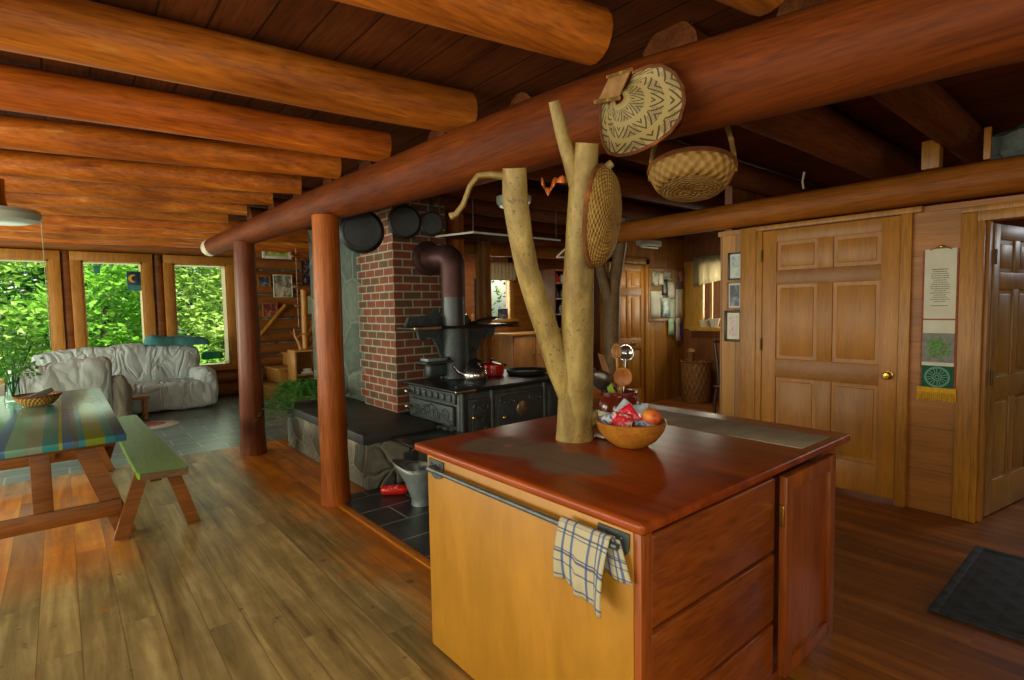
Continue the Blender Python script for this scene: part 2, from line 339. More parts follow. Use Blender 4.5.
def glassm(name, tint, k=.06):
    t = NT(name); tr = t.n('ShaderNodeBsdfTransparent'); tr.inputs[0].default_value = tint; gl = t.n('ShaderNodeBsdfGlossy'); gl.inputs['Roughness'].default_value = .02
    mx = t.n('ShaderNodeMixShader'); fr = t.n('ShaderNodeFresnel'); fr.inputs[0].default_value = 1.12; t.l(fr.outputs[0], mx.inputs[0])
    t.l(tr.outputs[0], mx.inputs[1]); t.l(gl.outputs[0], mx.inputs[2]); t.l(mx.outputs[0], t.out.inputs[0]); t.t.nodes.remove(t.b); return t.m
M['glass'] = glassm('window glass', (.96, .99, .97, 1)); M['vaseg'] = glassm('vase glass', (.8, .9, .85, 1))
def matm():
    t = NT('rubber mat'); o = t.xyz(t.coord()); a = t.math('SINE', t.math('MULTIPLY', t.math('ADD', o[0], o[1]), 38.0)); b = t.math('SINE', t.math('MULTIPLY', t.math('SUBTRACT', o[0], o[1]), 38.0))
    h = t.math('MAXIMUM', a, b); t.bump(h, .35, .006); return t.fin(t.ramp(h, [(.3, '#22292c'), (.9, '#2b3336')]), .75)
M['mat'] = matm()
def sheer():
    t = NT('sheer curtain'); c = col('#b9ad8a'); t.fin(c, .9); tr = t.n('ShaderNodeBsdfTranslucent'); tr.inputs[0].default_value = c; tp = t.n('ShaderNodeBsdfTransparent')
    m1 = t.n('ShaderNodeMixShader'); m1.inputs[0].default_value = .5; t.l(t.b.outputs[0], m1.inputs[1]); t.l(tr.outputs[0], m1.inputs[2])
    m2 = t.n('ShaderNodeMixShader'); m2.inputs[0].default_value = .25; t.l(m1.outputs[0], m2.inputs[1]); t.l(tp.outputs[0], m2.inputs[2]); t.l(m2.outputs[0], t.out.inputs[0]); return t.m
M['sheer'] = sheer()
M['ground'] = plain('forest floor', '#5a7a34', .9, 0, .4, 1.5)
# ---------------------------------------------------------------- mesh building
class B:
    def __init__(s): s.b = bmesh.new(); s.uv = s.b.loops.layers.uv.new('UVMap'); s.mi = 0
    def _f(s, vs, uvs=None, smooth=False):
        try: f = s.b.faces.new(vs)
        except ValueError: return None
        f.material_index = s.mi; f.smooth = smooth
        if uvs:
            for l, u in zip(f.loops, uvs): l[s.uv].uv = u
        return f
    def box(s, x0, x1, y0, y1, z0, z1, bev=0, mtx=None, seg=2):
        t = bmesh.new(); bmesh.ops.create_cube(t, size=1)
        for v in t.verts: v.co = V(((x0+x1)/2+v.co.x*(x1-x0), (y0+y1)/2+v.co.y*(y1-y0), (z0+z1)/2+v.co.z*(z1-z0)))
        if bev: bmesh.ops.bevel(t, geom=t.edges[:], offset=bev, segments=seg, affect='EDGES', profile=.5)
        s.add(t, mtx, bev > 0 and seg > 2); return s
    def add(s, t, mtx=None, smooth=False):
        mp = {}
        for v in t.verts: mp[v] = s.b.verts.new(mtx @ v.co if mtx else v.co)
        for f in t.faces: s._f([mp[v] for v in f.verts], None, smooth or f.smooth)
        t.free()
    def ring(s, c, u, w, r, n, ry=None, ph=0, jit=0, seed=0):
        out = []
        for i in range(n):
            a = 2*PI*i/n+ph; k = 1
            if jit: k = 1+jit*NZ.noise(V((math.cos(a)*1.3+seed, math.sin(a)*1.3, c.x*1.7+c.y*1.7+c.z*1.7+seed)))
            out.append(s.b.verts.new(c+u*(math.cos(a)*r*k)+w*(math.sin(a)*(ry or r)*k)))
        return out
    def tube(s, pts, rad, n=10, caps=True, jit=0, seed=0, smooth=True, vs=1.0):
        pts = [V(p) for p in pts]; rad = rad if isinstance(rad, (list, tuple)) else [rad]*len(pts)
        prev = None; u = None; L = 0
        for i, p in enumerate(pts):
            d = (pts[min(i+1, len(pts)-1)]-pts[max(i-1, 0)]).normalized()
            if u is None:
                u = d.orthogonal().normalized()
                if abs(d.z) < .9: u = d.cross(V((0, 0, 1))).normalized()
            else: u = (u-d*u.dot(d)).normalized()
            w = d.cross(u); rg = s.ring(p, u, w, rad[i], n, jit=jit, seed=seed)
            L2 = L+(0 if i == 0 else (p-pts[i-1]).length)
            if prev:
                for k in range(n):
                    j = (k+1) % n
                    s._f([prev[k], prev[j], rg[j], rg[k]], [(k/n, L*vs), ((k+1)/n, L*vs), ((k+1)/n, L2*vs), (k/n, L2*vs)], smooth)
            elif caps: s._f(rg[::-1])
            prev = rg; L = L2
        if caps: s._f(prev)
        return s
    def log(s, p0, p1, r0, r1, seg=10, n=16, wob=.012, jit=.05, seed=0, flare=0):
        p0, p1 = V(p0), V(p1); pts = []; rr = []
        for i in range(seg+1):
            t = i/seg; p = p0.lerp(p1, t)
            k = 0 if i in (0, seg) else 1
            p = p+V((NZ.noise(V((t*4, seed, 0))), NZ.noise(V((t*4, seed, 5))), NZ.noise(V((t*4, seed, 9)))))*wob*k
            pts.append(p); rr.append((r0+(r1-r0)*t)*(1+.04*NZ.noise(V((t*9, seed+3, 2))))+(flare if i == 0 else 0))
        return s.tube(pts, rr, n, True, jit, seed)
    def lathe(s, prof, c=(0, 0, 0), n=24, axis='z', cap=True, smooth=True, sy=1.0, a0=0, a1=2*PI):
        c = V(c); full = abs(a1-a0-2*PI) < 1e-4; prev = None; m = n if full else n+1; tot = len(prof)-1
        for q, (r, z) in enumerate(prof):
            rg = []
            for i in range(m):
                a = a0+(a1-a0)*i/n; v = V((math.cos(a)*r, math.sin(a)*r*sy, z))
                if axis == 'y': v = V((v.x, v.z, v.y))
                if axis == 'x': v = V((v.z, v.x, v.y))
                rg.append(s.b.verts.new(c+v))
            if prev:
                for k in range(n):
                    j = (k+1) % m
                    s._f([prev[k], prev[j], rg[j], rg[k]], [(k/n, (q-1)/tot), ((k+1)/n, (q-1)/tot), ((k+1)/n, q/tot), (k/n, q/tot)], smooth)
            elif cap and full and r > 1e-4: s._f(rg[::-1])
            prev = rg
        if cap and full and prof[-1][0] > 1e-4: s._f(prev)
        return s
    def ball(s, c, rx, ry=None, rz=None, n=14, m=9, jit=0, seed=0, mtx=None):
        ry = ry or rx; rz = rz or rx; c = V(c); rows = []
        for i in range(m+1):
            th = PI*i/m; row = []
            for k in range(n):
                a = 2*PI*k/n; d = V((math.sin(th)*math.cos(a), math.sin(th)*math.sin(a), math.cos(th)))
                q = 1+(jit*NZ.noise(d*1.7+V((seed, seed, 0))) if jit else 0)
                v = V((d.x*rx*q, d.y*ry*q, d.z*rz*q))
                if mtx: v = mtx @ v
                row.append(s.b.verts.new(c+v))
            rows.append(row)
        for i in range(m):
            for k in range(n):
                j = (k+1) % n; s._f([rows[i][k], rows[i+1][k], rows[i+1][j], rows[i][j]], [(k/n, i/m), (k/n, (i+1)/m), ((k+1)/n, (i+1)/m), ((k+1)/n, i/m)], True)
        bmesh.ops.remove_doubles(s.b, verts=rows[0]+rows[m], dist=1e-6); return s
    def poly(s, pts, off, smooth=False):
        """extrude a flat polygon by vector off"""
        off = V(off); a = [s.b.verts.new(V(p)) for p in pts]; b = [s.b.verts.new(V(p)+off) for p in pts]; n = len(pts)
        s._f(a); s._f(b[::-1])
        for i in range(n): s._f([a[(i+1) % n], a[i], b[i], b[(i+1) % n]], None, smooth)
        return s
    def grid(s, fn, nu, nv, th=0, close=False):
        g = [[s.b.verts.new(V(fn(i/nu, j/nv))) for j in range(nv+1)] for i in range(nu+1)]
        for i in range(nu):
            for j in range(nv):
                s._f([g[i][j], g[i+1][j], g[i+1][j+1], g[i][j+1]], [(i/nu, j/nv), ((i+1)/nu, j/nv), ((i+1)/nu, (j+1)/nv), (i/nu, (j+1)/nv)], True)
        return s
    def ringtube(s, c, R_, r, n=28, m=8, axis='z', ry=None, mtx=None):
        c = V(c); pts = []
        ry = ry or R_
        for i in range(n+1):
            a = 2*PI*i/n; v = V((math.cos(a)*R_, math.sin(a)*ry, 0))
            if axis == 'y': v = V((v.x, 0, v.y))
            if axis == 'x': v = V((0, v.x, v.y))
            if mtx: v = mtx @ v
            pts.append(c+v)
        return s.tube(pts, r, m, False)
    def mesh(s, name, mats, normals=True):
        if normals: bmesh.ops.recalc_face_normals(s.b, faces=s.b.faces[:])
        me = bpy.data.meshes.new(name); s.b.to_mesh(me); s.b.free(); me.set_sharp_from_angle(angle=R(42))
        for m in (mats if isinstance(mats, (list, tuple)) else [mats]): me.materials.append(M[m] if isinstance(m, str) else m)
        return me
def tag(o, label=None, cat=None, group=None, kind=None):
    if label: o['label'] = label
    if cat: o['category'] = cat
    if group: o['group'] = group
    if kind: o['kind'] = kind
    return o
def thing(name, label, cat, loc=(0, 0, 0), group=None, rz=0, rot=None):
    o = bpy.data.objects.new(name, None); C.objects.link(o); o.location = loc; o.empty_display_size = .1
    o.rotation_euler = rot or (0, 0, rz); return tag(o, label, cat, group)
def part(name, b, mat, parent, label=None, W=False, thick=0, sub=0):
    me = b.mesh(name, mat); o = bpy.data.objects.new(name, me); C.objects.link(o)
    if parent:
        o.parent = parent
        if W:      # built in world coordinates under an unrotated root
            off = V(parent.location); p = parent.parent
            while p: off += V(p.location); p = p.parent
            me.transform(Matrix.Translation(-off))
    if thick:
        m = o.modifiers.new('Solid', 'SOLIDIFY'); m.thickness = thick; m.offset = 0
    if sub:
        m = o.modifiers.new('Sub', 'SUBSURF'); m.levels = sub; m.render_levels = sub
    if label: o['label'] = label
    return o
def solo(name, b, mat, label, cat, loc=None, group=None, rot=None, W=False, thick=0, sub=0):
    o = part(name, b, mat, None, None, False, thick, sub)
    if loc is not None:
        o.location = loc
        if W: o.data.transform(Matrix.Translation(-V(loc)))
    if rot: o.rotation_euler = rot
    return tag(o, label, cat, group)
def struct(name, b, mat, parent=None, thick=0):
    o = part(name, b, mat, parent, thick=thick)
    if not parent: o['kind'] = 'structure'
    return o
def copytree(o, parent=None):
    c = o.copy(); C.objects.link(c)
    if parent: c.parent = parent
    for ch in list(o.children): copytree(ch, c)
    return c
exec_parts = []
M['inlay'] = plain('grey tile strip', '#a2987a', .8, 0, .2, 9)
M['spoonl'] = wood('pale spoon wood', '#a26a2c', '#c4924a', 2, 20, .4)
M['steelscr'] = plain('dull steel', '#7d7a70', .28, .85, .3, 22)
M['lime'] = plain('lime plastic', '#9cb52a', .4)
M['ironshine'] = plain('polished black iron', '#2c3032', .3, .45, .35, 12)
M['shelfbrown'] = plain('brown black iron shelf', '#352a22', .35, .5, .3, 9)
M['wickerg2'] = wick('checked splint weave', '#8a6428', '#bb9248', 44, 4)
M['packr'] = picm('red packet print', ['#b81226', '#d01c30', '#e8e4e0'], 40)
M['packs'] = picm('striped packet print', ['#8fa0b0', '#c8d0d4', '#3c4c8c', '#d8dcdc'], 16)
M['mintp'] = plain('mint paper', '#a4c49a', .8)
M['brownblk'] = wood('dark bentwood', '#2f1a0e', '#4a2c18', 2, 9, .35)
M['brownl'] = wood('light brown cabinet doors', '#9a6630', '#b88244', 2, 7, .45)
M['dbrownp'] = wood('dark brown cabinet side', '#3f2410', '#583418', 2, 7, .5)
M['valc'] = plain('beige valance cloth', '#a89a74', .9, 0, .12, 20)
M['navy'] = plain('navy cloth', '#22263c', .9, 0, .2, 9)
M['hingem'] = plain('dull hinge', '#5f4a22', .45, .6)
M['strip'] = wood('orange floor strip', '#9a5a18', '#c47c26', 1, 9, .4)
M['wickerf'] = wick('fine splint weave', '#6e4c1c', '#b08a46', 20, 16)
M['matted'] = wood('matte dark board', '#3a2212', '#4e301a', 0, 7, .85, spec=.05)
# ================================================================ SETTING
b = B(); b.box(-3.3, 7.5, -3.3, 6.56, -.12, 0); struct('floor', b, 'floor')
b = B(); b.box(-3.3, 4.4, 6.56, 10.9, -.12, 0); b.box(4.4, 9.2, 6.56, 8.6, -.12, 0); struct('floor', b, 'slatelr')
b = B(); b.box(1.62, 4.35, 2.6, 4.17, .0005, .006); b.box(1.9, 4.35, 4.17, 4.9, .0005, .006); o = struct('floor', b, 'slate')
b = B(); b.box(1.565, 1.62, 2.6, 4.165, .0005, .008, .002); b.box(1.565, 1.885, 4.165, 4.2, .0005, .004); struct('trim_1', b, 'strip')
b = B(); b.box(7.5, 9.2, -3.3, 6.56, -.12, 0); struct('floor', b, 'floor')
b = B(); b.box(-3.4, 9.3, -3.4, 10.95, 2.76, 2.85); struct('ceiling', b, 'ceil')
# window wall of stacked logs
WIN = [(-2.05, -1.27), (-.86, -.08), (.30, 1.08), (1.50, 2.31)]; WZ0, WZ1, YW = .56, 2.32, 10.7  # leftmost opening is out of view, added to let in daylight
b = B(); b.mi = 0
def logrow(x0, x1, z, r, sd): b.log((x0, YW+.06, z), (x1, YW+.06, z), r, r, 8, 14, .008, .04, sd)
for i, z in enumerate((.11, .34)): logrow(-3.3, 4.4, z, .125, i)
b.box(-3.3, 4.4, YW+.06, YW+.22, 0, WZ0); b.box(-3.3, 4.4, YW+.06, YW+.22, WZ1, 2.78)
xs = [-3.3]+[v for w in WIN for v in w]+[4.4]
for i in range(0, len(xs), 2): b.box(xs[i], xs[i+1], YW+.06, YW+.22, WZ0, WZ1)
logrow(-3.3, 4.4, 2.585, .145, 11)
for i in range(9): logrow(2.40, 4.4, .57+i*.225, .122, 20+i)
for i in range(3): b.log(((WIN[i][1]+WIN[i+1][0])/2, YW+.03, .5), ((WIN[i][1]+WIN[i+1][0])/2, YW+.03, 2.46), .085, .08, 8, 14, .006, .05, 40+i)
b.mi = 1
for i in range(10): b.box(2.42, 4.4, YW-.025, YW+.05, .452+i*.225-.013, .452+i*.225+.013)
wb = struct('wall_back', b, ['wallh', 'stoneg'])
for i, (x0, x1) in enumerate(WIN):
    b = B(); t = .135
    b.box(x0-t, x0, YW-.10, YW+.02, WZ0-.06, WZ1+.13, .006); b.box(x1, x1+t, YW-.10, YW+.02, WZ0-.06, WZ1+.13, .006)
    b.box(x0-t, x1+t, YW-.105, YW+.02, WZ1, WZ1+.135, .006); b.box(x0-t, x1+t, YW-.11, YW+.02, WZ0-.09, WZ0, .006)
    w = struct('window_%d' % (i+1), b, 'trim')
    j = B(); j.box(x0, x0+.028, YW-.08, YW+.2, WZ0, WZ1); j.box(x1-.028, x1, YW-.08, YW+.2, WZ0, WZ1); j.box(x0, x1, YW-.08, YW+.2, WZ0-.0, WZ0+.025); j.box(x0, x1, YW-.08, YW+.2, WZ1-.025, WZ1)
    part('jamb', j, 'jamb', w)
    g = B(); g.box(x0+.028, x1-.028, YW+.115, YW+.12, WZ0+.025, WZ1-.025); part('pane', g, 'glass', w)
b = B(); b.box(-3.4, -3.3, -3.4, 10.9, 0, 2.78); struct('wall_left', b, 'wallh')
b = B(); b.box(-3.4, 9.2, -3.4, -3.3, 0, 2.78); struct('wall_front', b, 'wallh')
b = B(); b.box(4.4, 4.5, 8.5, 10.9, 0, 2.78); b.box(4.4, 9.2, 8.5, 8.6, 0, 1.25); b.box(4.4, 6.45, 8.5, 8.6, 1.25, 2.78); b.box(7.0, 9.2, 8.5, 8.6, 1.25, 2.78); b.box(6.4, 7.1, 8.5, 8.6, 2.3, 2.78)
struct('wall_back_kitchen', b, 'wallh')
b = B(); b.box(9.2, 9.3, -3.4, 8.6, 0, 2.78); struct('wall_far_right', b, 'dbrown')
# right wall of amber boards with the closed door (y .0-.78 stands open)
XR = 4.645
b = B()
b.box(XR, XR+.1, .80, 1.20, 0, 2.14); b.box(XR, XR+.1, 1.2, 2.215, 2.1, 2.14); b.box(XR, XR+.1, -3.3, -.08, 0, 2.14); b.box(XR, XR+.1, -.08, .8, 2.02, 2.14)
struct('wall_right', b, 'pineh')
b = B(); b.box(XR+.02, XR+.1, 2.215, 2.616, 0, 2.14)
struct('wall_right_boards', b, 'pineverty')
b = B()
b.box(XR-.03, XR+.1, 1.155, 1.222, 0, 2.102, .004); b.box(XR-.03, XR+.1, 2.21, 2.262, 0, 2.102, .004); b.box(XR+.001, XR+.1, 2.2, 2.63, 2.1, 2.14)
b.box(XR-.034, XR+.1, 1.1, 2.3, 2.102, 2.142, .004); b.box(XR-.035, XR+.02, 2.262, 2.40, 0, 2.14, .004)
b.box(XR-.015, XR+.02, .79, .89, 0, 2.06, .004); b.box(XR-.02, XR+.11, .765, .80, 0, 2.06, .003); b.box(XR+.03, XR+.11, .745, .77, 0, 2.06, .003)
b.box(XR-.018, XR+.02, -.18, .892, 2.062, 2.10, .004); b.box(XR-.023, XR+.11, -.1, .803, 2.0, 2.062, .003); b.box(XR-.015, XR+.02, -.18, -.08, 0, 2.06, .004)
struct('trim_2', b, 'pinev')
b = B(); b.log((XR+.0, -3.3, 2.27), (XR-.0, 3.9, 2.265), .125, .105, 14, 18, .012, .04, 77)
solo('plate_log', b, 'plate', 'long orange log lying along the top of the panelled door wall', 'log')
def six_panel(root, W_, H_, mats, th=.04):
    """door leaf in local x (width, from 0), y (thickness), z; parts under root"""
    st, mp = .115*W_/.98, .11*W_/.98
    rails = [(0, .23), (.84*H_/2.09, 1.0*H_/2.09), (1.63*H_/2.09, 1.75*H_/2.09), (H_-.1, H_)]
    xs_ = [(st, W_/2-mp/2), (W_/2+mp/2, W_-st)]
    for x0, x1 in ((0, st), (W_-st, W_)):
        b = B(); b.box(x0, x1, -th/2, th/2, 0, H_, .003); part('stile', b, mats[0], root)
    for z0, z1 in rails:
        b = B(); b.box(st-.001, W_-st+.001, -th/2+.0008, th/2-.0008, z0, z1, .003); part('rail', b, mats[1] if 0 < z0 < 1.8 else mats[0], root)
    for k in range(3):
        b = B(); b.box(W_/2-mp/2, W_/2+mp/2, -th/2+.0012, th/2-.0012, rails[k][1]-.001, rails[k+1][0]+.001, .003); part('mullion', b, mats[0], root)
    for k in range(3):
        for x0, x1 in xs_:
            z0, z1 = rails[k][1], rails[k+1][0]; b = B(); b.box(x0-.005, x1+.005, -.008, .008, z0-.005, z1+.005); b.box(x0+.03, x1-.03, -.014, .014, z0+.03, z1-.03, .006)
            part('panel', b, mats[2], root)
def knob(root, x, z, side=-1, mat='brass'):
    b = B(); b.lathe([(.0, -.055), (.02, -.054), (.03, -.042), (.028, -.03), (.012, -.022), (.012, -.006), (.03, -.003), (.03, 0)], (x, side*-.0+(-.02 if side < 0 else .02), z), 16, 'y')
    part('knob', b, mat, root)
def hinge(root, x, y, z):
    b = B(); b.tube([(x, y, z-.05), (x, y, z+.05)], .0075, 8); part('hinge', b, 'hingem', root)
def door(name, loc, rz, W_, H_, mats, knobx, hz, hx):
    o = bpy.data.objects.new(name, None); C.objects.link(o); o.location = loc; o.rotation_euler.z = rz; o['kind'] = 'structure'
    six_panel(o, W_, H_, mats)
    if knobx is not None: knob(o, knobx, .91)
    for z in hz: hinge(o, hx, -.03, z)
    return o
# closed door: local x runs along -Y from the hinge side (y=2.21) to the latch (1.222)
door('door_1', (XR-.003, 2.208, .04), R(-90), .984, 2.055, ('door', 'doorh', 'door'), .93, (.35, 1.1, 1.85), -.004)
door('door_2', (XR+.12, .755, .02), R(-10), .76, 1.97, ('dooro', 'dooro', 'dooro'), .70, (.95, 1.75), -.005)
# vertical boarded back wall with the far door
YB = 4.95
b = B(); b.box(5.80, 5.93, YB, YB+.1, 0, 2.5); b.box(6.70, 7.75, YB, YB+.1, 0, 2.5); b.box(5.93, 6.7, YB, YB+.1, 2.1, 2.5)
struct('wall_nook', b, 'pinevert')
b = B(); b.box(5.86, 5.94, YB-.02, YB+.03, 0, 2.16, .004); b.box(6.69, 6.78, YB-.02, YB+.03, 0, 2.16, .004); b.box(5.86, 6.78, YB-.02, YB+.03, 2.09, 2.18, .004); struct('trim_3', b, 'pinev')
door('door_3', (5.945, YB+.02, .02), 0, .74, 2.06, ('pinev', 'brownh', 'pinev'), .44, (), 0)
# nook: wall with the small window
XN = 7.75
b = B(); b.box(XN, XN+.1, 2.6, YB, 0, 1.13); b.box(XN, XN+.1, 2.6, YB, 2.12, 2.6); b.box(XN, XN+.1, 2.6, 3.9, 1.13, 2.12); b.box(XN, XN+.1, 4.72, YB, 1.13, 2.12); b.box(4.745, XN, 2.55, 2.62, 0, 2.6)
struct('wall_nook_side', b, 'dbrown')
b = B(); b.box(XN-.03, XN+.02, 4.62, 4.95, 1.09, 2.16, .004); b.box(XN-.03, XN+.02, 3.82, 3.9, 1.09, 2.16, .004); b.box(XN-.03, XN+.02, 3.82, 4.72, 2.1, 2.18, .004); b.box(XN-.12, XN+.1, 3.82, 4.8, 1.07, 1.13, .004); b.box(XN+.0, XN+.03, 4.48, 4.52, 1.13, 2.1)
w = struct('window_5', b, 'jamb'); g = B(); g.box(XN+.06, XN+.065, 3.9, 4.72, 1.13, 2.12); part('pane', g, 'glass', w)
# kitchen window
b = B(); b.box(6.36, 6.47, 8.44, 8.52, 1.2, 2.36, .004); b.box(6.98, 7.08, 8.44, 8.52, 1.2, 2.36, .004); b.box(6.36, 7.08, 8.44, 8.52, 2.28, 2.38, .004); b.box(6.3, 7.15, 8.36, 8.52, 1.2, 1.26, .004)
w = struct('window_6', b, 'jamb'); g = B(); g.box(6.45, 7.0, 8.55, 8.555, 1.25, 2.3); part('pane', g, 'glass', w)
# ================================================================ LOG FRAME
gy = [-3.2, -.6, .3, 1.6, 4.1, 6.2, 7.5]; gx = [2.32, 2.13, 2.03, 1.9, 1.68, 1.55, 1.46]; gz = [2.2, 2.24, 2.288, 2.346, 2.337, 2.312, 2.28]; gr = [.13, .135, .146, .171, .143, .115, .10]
def interp(y, ys, vs):
    for i in range(len(ys)-1):
        if y <= ys[i+1] or i == len(ys)-2:
            t = (y-ys[i])/(ys[i+1]-ys[i]); return vs[i]+(vs[i+1]-vs[i])*t
gxf = lambda y: interp(y, gy, gx)
b = B(); n = 30; pts = []; rr = []
for i in range(n+1):
    y = -3.2+10.65*i/n; pts.append((gxf(y)+.012*NZ.noise(V((y*.8, 1, 0))), y, interp(y, gy, gz)+.01*NZ.noise(V((y*.9, 7, 0))))); rr.append(interp(y, gy, gr)*(1+.03*NZ.noise(V((y*2, 3, 3)))))
b.tube(pts, rr, 22, True, .04, 5)
rt = thing('girder', 'huge peeled log girder running overhead the length of the room', 'beam', (gx[0], gy[0], gz[0]))
part('log', b, 'logy', rt, W=True)
b = B(); b.ball((gx[-1]-.004, 7.44, gz[-1]), .103, .20, .103, 18, 10); part('cut_end', b, 'cream', rt, 'pale rounded cut end', W=True); M['cream'] = M['cream']
# joists on the left of the girder: (y at x=-.2, y at x=1.85)
JJ = [(1.3, .95, .12), (1.93, 1.57, .115), (2.86, 2.66, .125), (3.74, 3.53, .110), (4.6, 4.21, .102), (5.5, 4.94, .1), (6.2, 5.61, .098), (6.93, 6.36, .095), (7.45, 7.01, .095), (8.2, 7.75, .095), (8.95, 8.5, .095), (9.7, 9.3, .095), (10.3, 10.05, .095)]
ORD = ['nearest overhead', 'second from the camera', 'third from the camera', 'fourth from the camera', 'fifth from the camera', 'sixth from the camera', 'seventh from the camera', 'eighth from the camera', 'ninth from the camera', 'fifth in front of the windows', 'fourth in front of the windows', 'third in front of the windows', 'nearest the windows']
for i, (ya, yb, r) in enumerate(JJ):
    x1 = (gxf(yb)+.09) if yb < 7.5 else 4.4
    if i == 0: x1 = 1.98
    if i == 1: x1 = 1.80
    sl = (yb-ya)/2.05; x0 = -3.32; y0 = ya+sl*(x0+.2); y1 = yb+sl*(x1-1.85)*(.3 if yb > 7.5 else 1)
    y0 = min(y0, 10.5)
    b = B(); b.log((0, 0, 0), (x1-x0, y1-y0, 0), r, r*.97, 14, 16, .012, .05, i*3.1)
    solo('ceiling_joist', b, 'log', 'orange log ceiling joist left of the girder, '+ORD[i], 'joist', (x0, y0, 2.63), 'log joists left of the girder')
RJ = [(.93, .11), (1.5, .15), (2.45, .11), (3.25, .115), (4.2, .11), (4.9, .105), (5.6, .105), (6.3, .105), (7.0, .105), (7.5, .1)]
ORR = ['nearest the camera, over the open door', 'second from the camera, thick, over the closed door', 'third from the camera', 'fourth from the camera', 'fifth, in line with the stove front', 'sixth, over the chimney corner', 'seventh, beyond the chimney corner', 'fourth from the kitchen window', 'third from the kitchen window', 'second from the kitchen window']
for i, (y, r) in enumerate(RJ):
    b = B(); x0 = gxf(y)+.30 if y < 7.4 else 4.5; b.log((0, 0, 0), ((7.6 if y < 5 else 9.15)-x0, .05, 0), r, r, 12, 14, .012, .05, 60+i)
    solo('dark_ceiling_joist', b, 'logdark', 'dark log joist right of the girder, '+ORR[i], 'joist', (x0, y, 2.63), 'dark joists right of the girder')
b = B(); b.log((0, 0, 0), (0, 0, 2.21), .108, .098, 10, 18, .006, .05, 3, .006)
solo('log_post', b, 'post', 'orange varnished log post standing in front of the stone hearth bench', 'post', (1.588, 4.10, 0))
b = B(); b.log((0, 0, 0), (0, 0, 2.215), .125, .098, 10, 18, .008, .05, 9, .008)
solo('log_post', b, 'postd', 'dark red-brown log post at the edge of the slate floor', 'post', (1.512, 6.13, 0))
b = B(); b.log((0, 0, 0), (0, 0, 2.53), .12, .11, 8, 16, .006, .05, 13)
solo('log_post', b, 'pinev', 'pale yellow log post behind the stovepipe', 'post', (4.87, 6.5, 0))
b = B(); b.log((0, 0, 0), (0, 0, 2.53), .09, .085, 8, 16, .006, .05, 15)
solo('log_post', b, 'post', 'reddish log post at the right edge of the brick chimney', 'post', (3.42, 5.05, 0))
b = B(); b.log((0, 0, 0), (2.6, -.35, 0), .11, .1, 8, 14, .01, .05, 31)
solo('cross_log', b, 'pinev', 'dim yellow log crossing under the ceiling behind the stovepipe', 'log', (4.5, 6.75, 2.38))
b = B(); b.box(0, .1, -.05, .05, 0, .19, .004); solo('wood_block', b, 'pinev', 'small wood block wedged between plate log and dark ceiling joist', 'block', (4.6, 1.06, 2.385))
b = B(); b.box(0, .03, -.018, .018, 0, .2, .003); solo('wood_stick', b, 'pinev', 'short wood stick standing on the plate log beside grey insulation', 'stick', (4.6, .765, 2.385))
b = B()
for k in range(7): b.ball((0, -k*.2, .02+.03*math.sin(k*2)), .16, .16, .13, 12, 8, .5, k)
solo('insulation', b, 'insul', 'grey fluffy insulation on top of the plate log at right', 'insulation', (4.80, .62, 2.46))
b = B(); b.tube([(0, 0, 0), (.005, .01, .06), (0, -.005, .13)], .008, 6); solo('cord_end', b, 'string', 'pale cord end sticking up from the plate log above the closed door', 'cord', (4.56, 1.86, 2.385))
# ================================================================ OUTSIDE
b = B(); b.box(-16, 22, 10.95, 40, -.5, -.35); b.box(7.9, 22, -5, 10.95, -.5, -.35); struct('ground', b, 'ground')
def leaves(b, n, c, rx, ry, rz, size, seed, hollow=.55):
    rd = random.Random(seed); c = V(c)
    for _ in range(n):
        while True:
            d = V((rd.uniform(-1, 1), rd.uniform(-1, 1), rd.uniform(-1, 1)))
            if d.length <= 1 and (d.length > hollow or rd.random() < .25): break
        lump = 1+.28*NZ.noise(d*2.5+V((seed, 0, 0)))
        p = c+V((d.x*rx, d.y*ry, d.z*rz))*lump
        s = size*rd.uniform(.6, 1.3); a = V((rd.gauss(0, 1), rd.gauss(0, 1), rd.gauss(0, .45))).normalized(); w = a.cross(V((rd.gauss(0, .6), rd.gauss(0, .6), 1))).normalized()
        up = a.cross(w)*.15
        v = [b.b.verts.new(q) for q in (p-a*s*.5, p+w*s*.3+up*s, p+a*s*.6, p-w*s*.3+up*s)]
        b._f(v)
def tree(label, x, y, h, r, leafm, seed, n=2600, size=.17, group='trees outside the living room windows', low=.0, name='tree'):
    rt = thing(name, label, 'tree', (x, y, -.36), group)
    b = B(); b.log((0, 0, 0), (.2, .1, h*.8), .13, .05, 8, 8, .06, .1, seed); part('trunk', b, 'bark', rt)
    rd = random.Random(seed); b = B()
    for k in range(6):
        q = k/5; leaves(b, n//6, (rd.uniform(-.5, .5)*r, rd.uniform(-.4, .4)*r, low+.5+q*(h-low-.3)), r*(1.0-.35*q), r*(1.0-.35*q), h*.2, size, seed*10+k)
    o = part('foliage', b, leafm, rt)
